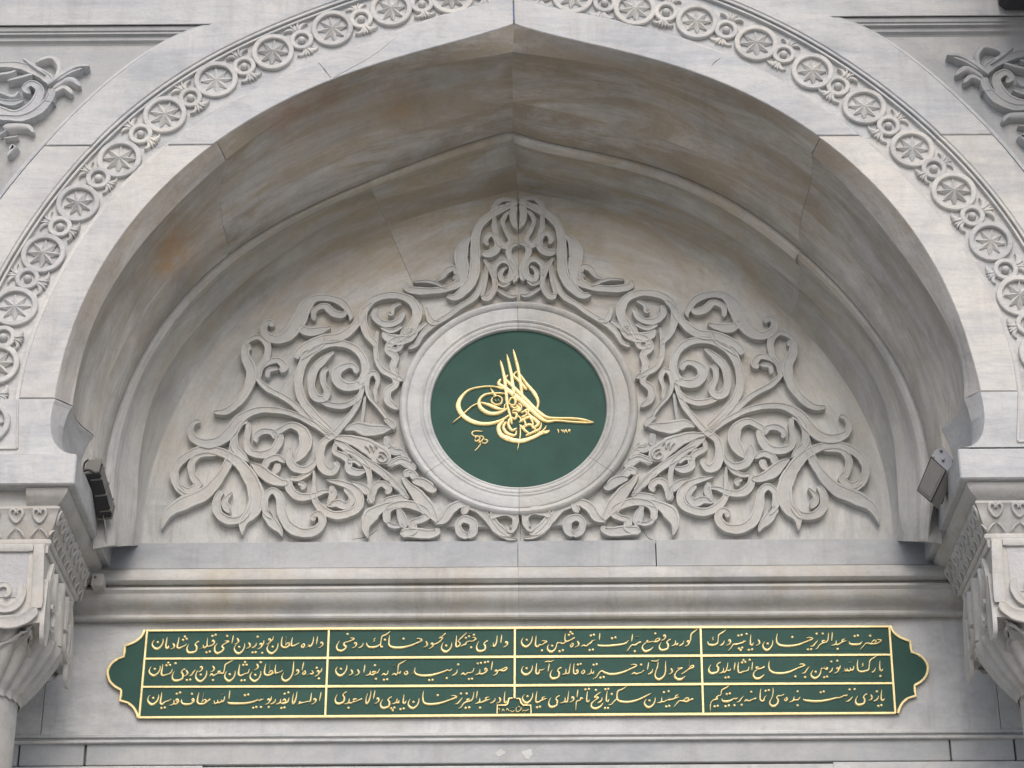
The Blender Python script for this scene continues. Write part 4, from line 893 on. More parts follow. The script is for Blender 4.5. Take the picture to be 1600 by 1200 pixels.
# ------------------------------------------------------------------ calligraphy (pen strokes traced cell by cell)
# n=bowl lx ly rx ry by | a=upright x0 y0 x1 y1 | w=round head x y | d x y | r x0 y0 x1 y1 | y hx hy lx ly by | o=dots | s=free stroke x y w ...
TXT = [
((225,980),'n 130 215 320 190 370;o 228 250;s 388 165 10 372 250 20 362 320 24 378 352 30 405 335 26 410 305 8;d 485 265;s 585 165 8 568 250 20 552 330 28 585 350 28 640 325 18 690 300 14 705 272 7;o 680 158 650 212 710 195;y 920 235 703 275 440;s 1130 250 16 1150 220 24 1172 250 24 1150 290 18 1090 318 18 1050 305 18 1062 175 6;s 1062 305 16 1000 345 28 985 295 16;s 990 335 20 920 362 6;o 1138 147 1192 128 1038 420 1095 408;s 1345 230 10 1415 238 22 1330 285 16 1300 325 26 1325 350 30 1300 400 26 1225 435 38 1180 400 30 1180 330 20 1225 270 5;o 1385 148;a 1490 135 1465 280;d 1555 180'),
((365,980),'n 5 290 185 265 445;o 92 330;d 255 255;r 380 262 305 345;o 400 160 315 422 367 418;w 455 290;s 510 215 8 495 275 20 470 300 18;o 475 428;w 600 215;s 665 150 8 650 205 18 615 235 18;n 550 290 740 260 445;o 650 325;s 815 155 8 800 230 20 800 310 28 850 340 30 910 322 22 940 290 14;s 880 155 8 865 310 16;s 858 305 12 900 265 18 932 272 18 905 310 14;s 985 165 8 966 240 20 965 300 26 1000 310 22 1050 285 16 1100 258 6;s 930 310 16 985 316 18;s 1150 285 14 1172 282 22 1180 310 22 1150 340 24 1130 320 20 1150 287 12;s 1335 155 8 1325 240 18 1300 300 24 1265 322 28 1250 290 16;s 1262 310 20 1200 348 6;a 1400 145 1380 295;w 1470 270'),
((225,1025),'n 80 180 270 160 335;o 178 215;s 315 135 8 300 220 20 288 300 28 320 325 26 390 305 16 440 285 18 478 212 7;o 405 113 373 158 432 152 525 122;y 690 215 460 250 425;d 705 235;s 860 230 7 820 275 20 790 320 20 752 338 6;o 713 402 768 393;w 955 195;n 855 245 1045 240 430;o 945 312;d 1150 165;s 1090 342 6 1125 302 28 1155 325 24 1210 300 16 1245 290 18 1285 285 22 1320 285 18 1338 230 16 1352 150 20 1410 110 20 1490 70 7;s 1235 300 12 1240 262 26 1282 258 16;o 1148 402;n 1340 260 1520 245 425;o 1428 305'),
((365,1025),'s 105 135 8 90 210 20 82 300 28 120 325 24 190 295 16 240 280 18 264 212 7;o 190 103 160 150 217 147 130 408 185 405;d 388 130;o 450 105;n 268 270 455 250 428;o 360 315;s 540 125 8 520 210 20 515 290 28 560 322 30 640 300 20 665 270 14;s 605 150 8 590 295 16;s 582 290 12 620 250 18 650 258 16 625 292 12;s 705 140 8 693 220 20 700 285 26 740 280 18 780 265 16 822 238 6;s 650 295 16 710 292 18;s 1005 85 6 995 180 22 985 280 22 940 370 26 870 415 38 815 390 32 805 340 20 835 275 5;w 1068 250;a 1170 100 1140 248;s 1170 262 12 1190 252 20 1195 290 22 1165 310 22 1150 295 16 1168 264 10;s 1300 235 8 1326 280 20 1300 300 24 1272 290 14;s 1275 298 18 1215 327 6;w 1410 265;s 1475 198 7 1460 250 20 1430 282 16;o 1385 198 1422 375'),
((225,1070),'n 55 175 245 155 335;o 152 218;s 298 125 8 285 210 20 272 300 28 300 325 26 350 285 18 400 270 18 462 238 6;o 288 390 345 380;s 500 252 9 490 320 22 418 350 6;s 490 322 18 540 315 24 575 275 22 552 238 24 532 262 16 560 285 14;o 545 150 600 130;s 625 240 8 630 300 24 690 325 32 780 315 28 832 268 24 815 232 24 798 258 18 825 278 14;o 798 152;s 920 130 8 898 200 20 890 290 28 930 320 30 1000 315 24 1060 275 18 1108 235 28;s 995 125 8 965 298 16;s 950 295 10 1000 250 16 1040 262 16 1005 298 12;s 1345 190 8 1335 250 22 1300 285 22 1288 240 7;s 1298 280 18 1240 300 24 1224 250 7;s 1235 295 18 1180 312 22 1168 258 7;s 1185 308 18 1128 327 6;s 1285 157 14 1325 153 8;a 1430 90 1415 245'),
((365,1070),'s -98 280 10 -70 308 32 100 312 34 220 305 30 320 285 24 400 255 18 430 265 18 460 250 20 502 238 9;s 455 222 7 452 262 16;o 187 175 242 163 325 385 378 372 455 372;w 585 255;s 632 188 7 620 250 20 590 275 18;o 585 372;r 700 235 615 325;s 787 232 7 770 300 22 700 327 6;s 775 300 20 830 310 26 900 285 22 928 212 7;s 815 275 12 845 240 22 870 268 18 838 290 12;o 850 150 912 130 795 388 847 380;s 1060 108 7 1040 220 20 1010 300 24 985 315 24 982 240 15 1000 143 7;s 1300 130 8 1288 210 18 1275 270 20 1220 282 16 1180 292 16 1130 300 20 1065 328 6;s 1088 310 16 1105 285 18 1138 312 14;w 1355 250;a 1460 120 1430 275'),
((515,980),'s 340 178 9 412 195 22 320 240 16 250 260 22 240 300 30 275 325 28 240 375 26 180 395 36 128 370 32 120 310 20 170 222 5;o 298 115;w 430 275;r 560 262 480 347;s 615 255 7 630 310 26 680 335 32 780 325 28 845 285 18;s 1012 68 7 950 120 20 875 155 20 858 230 16 850 310 22 870 335 24 888 308 10;s 770 180 8 738 200 10 752 220 10 720 242 7;o 922 210;s 1000 128 7 990 220 20 995 300 28 1060 335 34 1180 340 34 1320 315 28 1440 270 22 1542 218 20 1490 190 16 1440 195 7;o 1232 192'),
((655,980),'d 115 235;w 215 285;s 228 290 14 270 280 22 320 255 20 400 185 16;s 325 185 12 360 175 18 405 182 14;s 345 172 12 400 140 14 442 100 28;n 365 260 542 255 420;o 450 308;s 622 140 8 618 220 20 612 310 28 640 325 26 680 290 22 672 250 18 638 240 10;s 642 238 12 720 160 20 797 88 8;s 690 327 6 740 295 24 772 285 26 790 250 16 840 235 16 890 235 18 948 190 20 885 168 9;o 778 178 830 153 912 128 865 338;s 830 110 12 872 93 7;y 1145 225 946 235 412;s 1300 135 8 1290 240 20 1260 310 26 1238 315 20 1235 258 7;s 1240 305 18 1173 337 6;a 1375 125 1360 270;w 1455 260'),
((515,1025),'n 95 180 288 145 335;o 188 215;d 360 225;d 470 225;a 588 145 570 285;s 680 245 8 670 300 22 598 332 6;s 670 305 20 720 315 24 750 292 20 800 278 16 838 212 7;s 722 290 12 722 265 24 780 262 14;o 755 155 772 382;s 865 332 6 900 297 26 935 315 24 965 290 18 978 232 7;o 905 398 958 390;s 1030 327 6 1075 297 26 1110 315 20 1135 270 16 1150 150 20 1200 115 20 1282 68 7;s 1135 285 18 1170 288 24 1186 248 12;s 1040 165 10 1092 154 8;s 1262 265 14 1290 257 20 1300 290 22 1265 312 22 1245 290 18 1260 267 12'),
((655,1025),'s -65 190 7 -78 255 18 -50 300 28 40 325 34 170 322 34 300 295 28 420 255 20 470 235 18 510 245 18 548 213 7;s -78 262 16 -142 322 6;o 165 403 222 400 458 370;r 635 230 550 327;o 650 142;s 690 322 6 730 290 28 765 310 22 810 282 16 850 280 16 890 262 18 916 198 7;o 828 386 880 380;s 1015 220 8 1000 290 24 928 320 6;s 1000 297 22 1050 300 26 1110 268 24 1132 232 20 1105 207 22 1090 235 14 1118 252 12;o 975 126 1028 118 1095 108 1147 98;a 1222 90 1198 245;w 1285 255;s 1295 262 14 1350 235 24 1400 250 26 1450 225 24 1462 192 16 1420 200 12 1360 235 12'),
((515,1070),'y 288 118 83 160 330;s 330 218 7 312 300 24 238 322 6;s 312 305 22 350 305 22 400 285 18 440 275 16 500 250 18 545 232 28;s 405 275 12 402 242 26 458 238 14;o 315 385;s 690 95 7 680 190 18 650 280 24 612 315 26 608 240 15 632 143 7;a 755 95 730 245;w 805 240;y 1040 200 838 240 400;s 1125 225 7 1110 295 22 1030 324 6;s 1110 302 20 1150 297 22 1157 258 8;o 1028 393 1080 380 1052 425 1180 408 1234 396;s 1240 158 7 1230 240 20 1228 300 26 1258 305 20 1277 262 9;n 1305 240 1490 225 400;o 1398 285'),
((655,1070),'s 75 100 7 60 200 20 75 290 28 140 322 34 280 318 34 420 285 26 540 240 22 628 205 18 580 182 16 528 184 7;o 308 175;s 722 212 7 680 265 18 640 310 18 590 322 6;o 695 148;s 912 118 7 895 220 18 860 268 20 800 280 22 740 312 18 700 370 14 650 402 5;s 790 272 12 805 243 24 850 242 12;o 790 148 775 385 834 377;a 970 100 950 232;s 1010 218 7 1002 288 24 928 320 6;s 1005 297 22 1050 290 22 1110 262 22 1188 240 6;s 1162 205 9 1112 220 20 1105 250 22;o 1015 382;r 1268 220 1185 307;d 1335 205;s 1432 113 7 1420 200 18 1418 275 24 1440 300 24 1460 263 10'),
((805,980),'n 98 180 285 145 335;o 192 212;s 350 135 8 342 220 20 338 300 28 370 325 26 415 290 20 438 312 10;s 440 227 10 527 237 20 480 272 16 435 300 14;o 445 388;n 530 290 690 270 420;s 690 285 16 710 260 18 750 262 18 800 272 20 845 240 20;o 615 310 740 402 792 385;s 760 225 8 762 262 16;s 835 100 7 828 190 20 845 240 26 900 225 20 960 195 18 995 170 28;o 922 83 895 130 955 112;s 940 275 14 960 270 18 965 300 18 935 330 20 918 310 14 938 277 10;d 1040 230;s 1095 327 6 1140 302 24 1180 315 20 1220 287 20 1258 262 24 1285 230 14 1337 213 7;o 1260 140 1312 127 1240 383 1294 374;a 1410 100 1402 218'),
((945,980),'s -118 285 10 -95 305 28 40 310 32 160 300 30 280 285 26 350 265 22 397 218 6;o 120 185 177 171;a 460 115 448 245;s 520 167 10 562 160 7;s 607 245 28 560 262 20 510 295 24 450 300 20 400 360 14 360 412 5;o 500 402;s 688 232 16 722 225 18 692 252 16 740 250 14 790 240 16 830 242 26 880 235 24 918 195 18 880 187 12 835 225 10;s 688 255 16 640 300 14 625 350 26 670 400 36 750 380 26 812 328 6;o 842 105;w 995 150;y 1100 200 897 245 395;s 1180 215 8 1170 288 22 1103 317 6;s 1170 292 20 1205 287 26 1222 262 18;r 1315 225 1235 312;s 1547 33 7 1490 75 20 1440 120 22 1430 200 18 1418 245 18;w 1390 245'),
((805,1025),'n 100 170 288 155 320;o 190 205;s 360 120 8 350 200 20 345 280 28 375 300 28 400 270 22 405 235 16 440 237 16 492 212 7;s 395 292 18 415 285 14;a 570 125 545 268;s 488 103 12 540 90 16 590 95 16 652 68 7;y 775 190 573 225 390;s 845 208 8 840 288 22 773 314 6;s 840 292 20 890 290 24 905 220 18 922 123 7;s 985 120 8 973 200 18 975 280 24 1010 300 26 1047 270 22 1042 232 20 1015 245 16 1035 267 12;o 1045 145 1092 134;s 1122 247 14 1145 240 18 1157 270 20 1125 298 20 1105 275 16 1120 249 12;s 1270 213 8 1260 285 22 1198 314 6;s 1265 288 20 1300 287 22 1307 248 8;o 1305 148 1357 137;o 1420 362 1475 352'),
((945,1025),'s -202 392 5 -140 350 12 -90 275 18 -50 250 22 0 275 28 80 300 34 200 295 32 330 260 26 450 205 20 532 163 20 490 140 16 428 146 7;o 605 145;s 438 312 6 490 282 26 520 300 20 570 287 16 610 275 16 657 233 7;a 730 105 712 238;r 798 215 718 307;s 768 80 12 820 87 16 860 87 16 907 58 7;s 890 90 8 878 180 20 850 260 16 838 330 24 870 380 34 920 385 36 980 340 26 1010 270 22 1012 180 20 1015 80 7;d 1105 205;s 1203 207 10 1292 200 20 1240 225 16 1190 270 14 1165 330 26 1200 380 36 1270 385 34 1352 333 6;s 1268 307 8 1330 270 18 1400 220 20 1470 190 24 1477 160 20 1440 165 14 1405 200 12;s 1415 55 7 1405 170 18'),
((805,1070),'n 115 165 292 130 310;o 205 192;s 365 110 8 348 200 20 345 280 26 380 290 24 430 262 18 470 245 20 532 223 6;s 502 198 9 455 215 18 448 245 22;o 363 378 412 367;y 745 180 548 215 385;s 830 205 8 825 282 22 743 307 6;s 825 287 20 865 282 22 880 210 18 894 93 7;w 960 220;a 1045 80 1030 215;s 1132 232 28 1092 222 24 1085 258 18 1030 272 18 1015 320 16 1008 432 9;s 1205 105 8 1195 190 18 1192 265 22 1215 285 22 1242 248 9;o 1170 78 1227 70;s 1432 118 7 1370 160 16 1318 210 16 1388 207 20 1330 260 14 1275 310 20 1275 370 32 1340 395 36 1420 360 24 1467 298 6;o 1345 88;r 1450 210 1373 302;s 1535 100 8 1522 190 18 1520 265 22 1545 280 20 1567 238 8;o 1503 76 1552 70 1495 388 1547 388'),
((945,1070),'o 115 155;s 367 28 7 290 75 20 220 105 22 203 180 22 215 250 28 280 280 32 400 285 32 540 255 28 660 200 22 777 140 12;s 205 232 16 150 280 16 110 325 18 53 337 6;n 655 240 840 210 385;o 745 262;s 950 203 8 940 285 22 868 302 6;s 940 288 20 990 280 18 1030 260 16 1080 250 22 1130 240 18 1175 222 22 1242 203 6;s 1066 198 7 1074 245 16;s 1226 168 8 1190 180 16 1172 210 20;o 985 125 1064 110 1023 362 1074 352;s 1477 233 30 1420 252 20 1370 280 24 1300 270 22 1240 270 18 1200 310 14 1143 382 5;s 1300 265 12 1370 217 18 1398 240 18 1365 272 12'),
((1095,980),'s 113 233 7 130 285 26 180 298 32 240 290 28 280 260 20 290 200 14 300 130 20 360 90 20 422 43 7;s 217 163 7 193 185 10 207 205 10 183 222 7;r 390 225 315 307;w 480 230;s 757 235 9 720 238 22 700 257 18 650 270 20 590 285 24 540 290 18 500 350 14 448 402 5;s 718 212 7 714 250 16;o 626 141 680 131 763 114 636 358 692 342 665 382;s 835 118 7 828 210 18 828 280 24 855 300 22 880 258 9;o 800 379 854 369;d 960 205;n 1028 245 1200 215 390;o 1115 275;o 1525 165'),
((1240,980),'s -270 103 7 -285 190 20 -270 265 28 -200 305 34 -60 312 34 80 290 28 200 245 20 318 195 18 270 172 16 213 181 7;s 402 222 7 360 272 18 325 310 18 273 320 6;o 385 110 238 371 292 367;s 582 88 7 575 200 18 545 250 18 490 262 22 430 300 16 400 345 14 363 374 5;s 480 258 12 482 228 24 528 222 12;o 485 108;a 645 80 635 233;s 710 218 7 700 285 22 623 307 6;s 700 288 22 740 290 24 790 262 20 830 240 22 887 227 6;s 862 195 9 815 212 18 805 240 22;o 735 362;s 925 238 7 945 280 28 1020 288 32 1100 280 26 1147 238 6;o 1018 149 1072 139;s 1385 205 10 1462 218 18 1400 268 16 1340 280 20 1270 275 24 1210 268 16 1160 320 14 1103 382 5;s 1290 268 10 1340 217 16 1380 232 16 1345 262 10;o 1278 142'),
((1095,1025),'y 335 105 123 140 302;s 380 195 8 370 265 22 303 294 6;s 370 272 20 400 272 22 425 240 18 440 190 16 452 103 7;s 430 240 16 480 242 20 502 208 7;o 413 363 463 354;a 570 105 555 243;s 630 95 8 620 180 20 625 260 26 655 280 24 710 260 16 760 250 16 795 225 16 802 178 7;o 712 68 688 110 742 100 815 65;a 862 100 850 243;s 1067 175 28 1020 202 20 960 217 20 940 222 14;s 940 220 10 922 192 24 972 184 12;s 945 222 14 890 270 14 878 330 26 920 375 36 990 365 30 1062 308 6;o 1577 342'),
((1240,1025),'s -405 75 7 -414 160 20 -395 235 28 -320 280 34 -180 285 34 -60 260 26 60 205 20 187 155 18 140 132 16 88 141 7;s 262 178 7 220 228 18 185 280 18 133 292 6;o 192 352;n 285 240 455 225 378;s 455 240 16 470 207 16 520 212 16 545 225 26 567 200 22 540 188 12;s 515 168 7 518 212 14;o 368 265 510 355 560 344;r 650 190 588 277;o 628 95;w 735 215;s 778 153 7 770 200 18 750 227 14;o 730 82;s 1005 163 7 995 220 22 960 238 20 944 190 7;s 958 232 16 910 250 24 884 210 7;s 905 248 18 865 248 20 848 208 7;s 862 245 16 788 277 6;s 915 117 10 960 100 8;s 1070 60 7 1063 150 20 1075 235 26 1120 260 28 1200 250 26 1250 225 20 1262 150 16 1275 75 20 1330 35 20 1390 -6 7;s 1167 113 7 1143 140 10 1160 155 10 1133 182 7;r 1365 195 1303 274;s 1440 73 7 1435 160 18 1440 225 24 1465 248 22 1490 213 9;o 1448 335'),
((1095,1065),'s 472 68 7 420 105 20 350 145 20 335 220 14 300 235 14 262 262 20 275 290 26 220 305 20 175 340 14 160 400 16 160 497 8;o 230 413 282 405;s 348 285 7 370 325 28 440 330 32 510 310 24 550 285 16 580 290 16 617 268 8;s 570 248 7 568 290 16;o 433 209 484 199 412 412 468 398 560 395;s 717 243 7 670 288 18 640 330 18 598 342 6;o 682 388;s 718 338 6 760 310 28 800 325 20 850 302 16 890 290 20 927 275 30;o 840 172;s 1000 118 7 990 210 20 992 300 26 1030 325 28 1055 300 22 1065 262 14 1097 232 6;o 1080 156 1134 144;s 1397 208 7 1340 237 16 1290 237 16 1265 270 20 1290 310 30 1275 370 26 1215 410 38 1160 385 32 1150 335 20 1190 260 14 1205 180 18 1205 103 7;s 1412 282 14 1435 270 18 1442 300 20 1410 325 20 1395 300 16 1410 284 12;s 1555 248 7 1540 315 22 1468 347 6'),
((1240,1065),'s -8 312 20 40 307 20 75 302 18 112 253 7;o 68 165 68 398;s 158 288 9 185 310 28 300 325 34 450 325 34 600 300 28 700 275 22 780 265 18 850 232 18 880 237 20 902 213 10;o 453 179 504 167;s 992 243 7 950 292 18 910 325 18 868 332 6;o 933 133 1018 127;y 1230 205 1023 235 400;d 1290 215;r 1415 240 1333 327;o 1388 165;s 1470 128 7 1462 220 18 1462 290 24 1490 315 22 1520 278 8;o 1413 406 1464 394'),
]
YT = -.0345
m = MB(); ks = []
for k in range(8):
    a = math.pi * k / 4 + .35; ks.append((math.cos(a), math.sin(a) * .95))
r0d = .0068
vs = [(x * r0d, 0, z * r0d) for x, z in ks] + [(x * r0d * .9, -.005, z * r0d * .9) for x, z in ks] + [(x * r0d * .5, -.007, z * r0d * .5) for x, z in ks]
fs = [tuple(range(16, 24))]
for k in range(8):
    j = (k + 1) % 8; fs += [(k, j, j + 8, k + 8), (k + 8, j + 8, j + 16, k + 16)]
m.add(vs, fs); ME_DOT = m.mesh('dot', M_GOLD, ang=50)
cells = {}
def cell(ox, oy):
    c = min(3, max(0, int((ox + 70 - 225) // 290))); r = 0 if oy < 1000 else (1 if oy < 1050 else 2)
    if (c, r) not in cells:
        x0 = un([230, 514, 805, 1095][c] + 4, 1050, YP)[0]; x1 = un([514, 805, 1095, 1391][c] - 4, 1050, YP)[0]
        yy = [(985, 1029), (1029, 1073), (1073, 1121)][r]; dy = -(c * 290 + 145) * .0055
        zt, zb_ = un(800, yy[0] + 4 + dy, YP)[1], un(800, yy[1] - 4 + dy, YP)[1]
        m = MB(); m.box(x0, x1, YP - .001 + .0, YP + .004, zb_, zt); cells[(c, r)] = m.build('verse_field', M_GREEN, pan, smooth=False)
    return cells[(c, r)]
def pen(P, ox, oy, par, i, k=10.667, mag=1.22):
    Q = []
    for x, y, w in P:
        a = un(ox + x / k, oy + y / k, YT - .004); Q.append((a[0], a[1], w / k / 318.0 * mag))
    m = MB(); m.stroke(Q, YT, .0065 + .0004 * (i % 5), PEN, 4); m.build('letter_stroke', M_GOLD, par, ang=55)
i = 0
for (ox, oy), s in TXT:
    par = cell(ox, oy)
    for tok in s.split(';'):
        t = tok.split(); c = t[0]; v = [float(q) for q in t[1:]]; i += 1
        if c == 'o':
            for x, y in zip(v[::2], v[1::2]):
                a = un(ox + x / 10.667, oy + y / 10.667, YT - .004); o = link('dot', ME_DOT, par, (a[0], YT, a[1]), (0, random.uniform(-.4, .4), 0)); 
            continue
        if c == 's': P = list(zip(v[::3], v[1::3], v[2::3]))
        elif c == 'a': x0, y0, x1, y1 = v; P = [(x0, y0, 7), (x0 + (x1 - x0) * .35 + 2, y0 + (y1 - y0) * .3, 18), (x0 + (x1 - x0) * .75, y0 + (y1 - y0) * .7, 17), (x1, y1, 6)]
        elif c == 'w': x, y = v; P = [(x - 16, y + 12, 14), (x - 14, y - 12, 22), (x + 6, y - 14, 26), (x + 16, y + 12, 26), (x + 2, y + 42, 18), (x - 30, y + 66, 12), (x - 62, y + 76, 5)]
        elif c == 'd': x, y = v; P = [(x - 8, y, 8), (x + 8, y + 22, 28), (x + 20, y + 52, 26), (x + 2, y + 82, 15), (x - 28, y + 98, 10), (x - 48, y + 104, 5)]
        elif c == 'r': x0, y0, x1, y1 = v; P = [(x0, y0, 7), (x0 - 8, y0 + (y1 - y0) * .45, 17), (x0 + (x1 - x0) * .5, y0 + (y1 - y0) * .82, 21), (x1 + 8, y1 - 3, 14), (x1 - 4, y1, 6)]
        elif c == 'n':
            lx, ly, rx, ry, by = v; w, h = rx - lx, by - ry
            P = [(rx, ry, 7), (rx - 5, ry + .35 * h, 19), (rx - .18 * w, ry + .68 * h, 22), (rx - .45 * w, by - 15, 32), (lx + .32 * w, by - 13, 38), (lx + .1 * w, by - .26 * h, 30), (lx + 6, by - .52 * h, 19), (lx + .16 * w, ly + 12, 9), (lx + .26 * w, ly, 4)]
        elif c == 'y':
            hx, hy, lx, ly, by = v
            P = [(hx, hy, 24), (hx - 42, hy + 20, 16), (hx - 68, hy + 58, 20), (hx - 45, hy + 88, 30), (hx - 55, (hy + 95 + by) / 2 + 10, 26), (lx + .5 * (hx - 60 - lx), by - 14, 36), (lx + 28, by - 28, 34), (lx + 10, by - 75, 22), (lx + 26, ly + 40, 12), (lx + 50, ly, 5)]
        pen(P, ox, oy, par, i)
cp = cell(800 - 225, 1070)
for P in ([(285,535,30),(300,562,36),(322,545,28)], [(303,560,30),(315,640,28)], [(380,632,26),(420,560,36),(462,632,30)], [(518,605,26),(552,545,36),(612,628,34)], [(650,600,24),(680,632,36),(740,632,36),(775,600,20)], [(680,512,26),(752,515,22)],
          [(835,500,22),(826,600,32),(850,640,36),(920,628,34),(962,580,26)], [(880,490,36),(915,478,44),(940,495,30)], [(985,490,22),(982,560,30),(962,605,24)], [(1032,500,22),(1026,600,26)], [(1022,640,20),(1068,600,32),(1120,612,34),(1180,592,30),(1228,565,18)], [(1190,560,20),(1170,590,24)], [(1082,665,36),(1100,676,36)]):
    i += 1; pen(P, 765, 1080, cp, i, 20.0, .85)

# ------------------------------------------------------------------ capitals, imposts and columns
def capital(s, side):
    nb = 'left' if s < 0 else 'right'
    bolt = ['chipped', 'smooth'][s > 0]
    X = lambda px, py, Y: un(px, py, Y)[0]
    Zc = lambda py, Y: un(100, py, Y)[1]
    Y1 = -1.03
    def mx(x): return x if s < 0 else (.010 - x)
    imp = thing('impost', {-1: 'stepped marble impost on the left capital, broken roll, beside the long dark floodlight', 1: 'stepped marble impost on the right capital, unbroken roll, beside the small grey floodlight'}[s], 'impost', None)
    cap = thing('capital', {-1: 'carved scroll and leaf capital at the left edge', 1: 'carved scroll and leaf capital at the right edge'}[s], 'capital')
    far = -3.5
    def bx(name, x1, y0, y1, z0, z1, mat, par, b=.006, x0=far):
        m = MB(); a, c = sorted((mx(x0), mx(x1))); m.box(a, c, y0, y1, z0, z1, b); return m.build(name, mat, par, ang=20)
    xb = X(118, 732, Y1); zt, zb = Zc(709, Y1), Zc(756, Y1)
    bx('block', xb, Y1, .0, zb, zt, M_FRONT, imp)
    # roll moulding: profile swept along front and side
    def sweep(prof, name, mat, yb, x_in=None, par=imp, ang=30, xcut=None):
        """prof: (out, z): out = distance beyond the core corner; runs along the front then back along the side"""
        x0c, y0c = x_in, prof_y
        rows = []
        fx = far if xcut is None else xcut
        for st in range(3):
            row = []
            for o_, z in prof:
                if st == 0: p = (fx, y0c - o_, z)
                elif st == 1: p = (x0c + o_, y0c - o_, z)
                else: p = (x0c + o_, yb, z)
                row.append((mx(p[0]), p[1], p[2]))
            rows.append(row)
        m = MB(); m.grid(rows)
        m.f.append(tuple(range(2 * len(prof), 3 * len(prof))))
        return m.build(name, mat, par, ang=ang)
    xc = X(74, 840, -.98); prof_y = -.90      # core corner
    xcore = xc - .02
    zr0, zr1 = Zc(757, -1.0), Zc(788, -.98)
    xr = X(106, 765, -1.0); ro = xr - xcore
    h = zr0 - zr1
    y_back = {'roll': -.06, 'band': -.12, 'fil': -.24}
    prof_y = -1.0 + ro
    prof = [(ro - .045, zr0 + .002), (ro - .008, zr0 - .004), (ro, zr0 - .18 * h), (ro - .004, zr0 - .4 * h), (ro - .02, zr0 - .62 * h), (ro - .04, zr0 - .8 * h), (ro - .052, zr0 - .95 * h), (ro - .052, zr1 - .003)]
    if s < 0:
        bx('worn_roll_core', xcore + ro - .05, -1.0 + .05, -.5, zr1 - .002, zr0 + .01, M_CAP, imp)
        sweep(prof, 'roll', M_CAP, y_back['roll'], xcore, xcut=X(40, 770, -1.0))
    else: sweep(prof, 'roll', M_CAP, y_back['roll'], xcore)
    # leaf band
    zb0, zb1 = Zc(789, -.98), Zc(835, -.97); hb = zb0 - zb1; xo = X(92, 792, -.97) - xcore
    prof = [(xo, zb0 + .004), (xo + .003, zb0 - .06 * hb), (xo - .004, zb0 - .12 * hb), (xo - .010, zb0 - .3 * hb), (xo - .024, zb0 - .6 * hb), (xo - .040, zb0 - .85 * hb), (xo - .052, zb1)]
    sweep(prof, 'leaf_band', M_CAP, y_back['band'], xcore)
    band_at = lambda t: xo - .01 - .040 * t
    # hearts on front, pierced leaves on side
    hm = MB()
    for sg in (-1, 1):
        hm.stroke([(0, -.055, .010), (sg * .016, -.040, .012), (sg * .026, -.018, .012), (sg * .018, -.002, .012), (sg * .004, -.008, .010), (sg * .006, -.020, .008)], 0, .010, PEN, 4)
        hm.stroke([(sg * .002, -.075, .006), (sg * .020, -.088, .008), (sg * .036, -.110, .010)], 0, .007, PEN, 3)
    hm.stroke([(0, -.060, .004), (-.010, -.050, .010)], 0, .006, PEN, 2); hm.stroke([(0, -.060, .004), (.010, -.050, .010)], 0, .006, PEN, 2)
    me = hm.mesh('heart_leaf', M_CAP, ang=50)
    k = 0
    x = xcore + xo - .088
    while x > -3.2:
        o = link('heart_leaf', me, imp, (mx(x), prof_y - xo - .002, zb0 - .010), (R_(18), 0, 0)); o.scale = (1.15, 1.0, 1.2); x -= .107
    n = 9
    for k in range(n):
        y = prof_y - xo + .05 + k * .092
        o = link('heart_leaf', me, imp, (mx(xcore + xo + .002), y, zb0 - .010), (R_(18), 0, R_(90) if s < 0 else R_(-90)))
        o.scale = (1.1, 1, 1.2)
    # fillet roll
    zf0, zf1 = Zc(836, -.97), Zc(848, -.97); xf = X(76, 842, -.97) - xcore; hf = zf0 - zf1
    sweep([(xf - .03, zf0 + .003), (xf - .004, zf0), (xf + .004, zf0 - .3 * hf), (xf + .004, zf0 - .6 * hf), (xf - .004, zf1 + .1 * hf), (xf - .02, zf1 - .002)], 'bead', M_CAP, y_back['fil'], xcore)
    # capital block
    Yc = -.965; xk = X(69, 860, Yc); z0, z1 = Zc(849, Yc) + .0, Zc(972, Yc); wd = .70
    yb_ = Yc + wd
    m = MB(); a = [(xk, Yc, z0), (xk, yb_, z0), (far, yb_, z0), (far, Yc, z0)]
    tp = X(62, 972, Yc)
    lo = [(tp, Yc + .004, z1), (tp, yb_, z1), (far, yb_, z1), (far, Yc + .004, z1)]
    m.add([(mx(p[0]), p[1], p[2]) for p in a + lo], [(0, 1, 5, 4), (1, 2, 6, 5), (3, 0, 4, 7), (4, 5, 6, 7), (0, 3, 2, 1)])
    m.build('capital_block', M_CAP, cap, smooth=False)
    # raised borders on the front: frame with sunk pecked field
    zz0 = z0 - .04; xw = xk - .066
    m = MB(); q0, q1 = sorted((mx(xw), mx(far))); m.box(q0, q1, Yc - .0015, Yc + .02, z1 + .12, zz0); m.build('pecked_field', M_ROUGH, cap, smooth=False)
    def st(pts, w=1, base=Yc, h=.018, name='volute', prof=CARVE):
        P = []
        for px, py, ww in pts:
            a = un(px, py, Yc - .01); P.append((mx(a[0]), a[1], ww / 330.0))
        m = MB(); m.stroke(P, base, h, prof, 6); m.build(name, M_CAP, cap, ang=45)
    st([(61, 852, 16), (60, 900, 16), (57, 950, 18)], h=.016, prof=FLATP, name='corner_border')
    st([(-70, 856, 12), (0, 856, 12), (52, 856, 12)], h=.015, prof=FLATP, name='top_border')
    st([(6, 932, 8), (14, 926, 8), (13, 916, 8), (2, 914, 9), (-10, 924, 10), (-9, 942, 11), (6, 952, 12), (24, 946, 13), (34, 930, 13), (34, 912, 8)], name='volute')
    st([(57, 950, 16), (40, 966, 18), (16, 972, 20), (-20, 970, 18), (-60, 960, 16)], name='volute_rim')
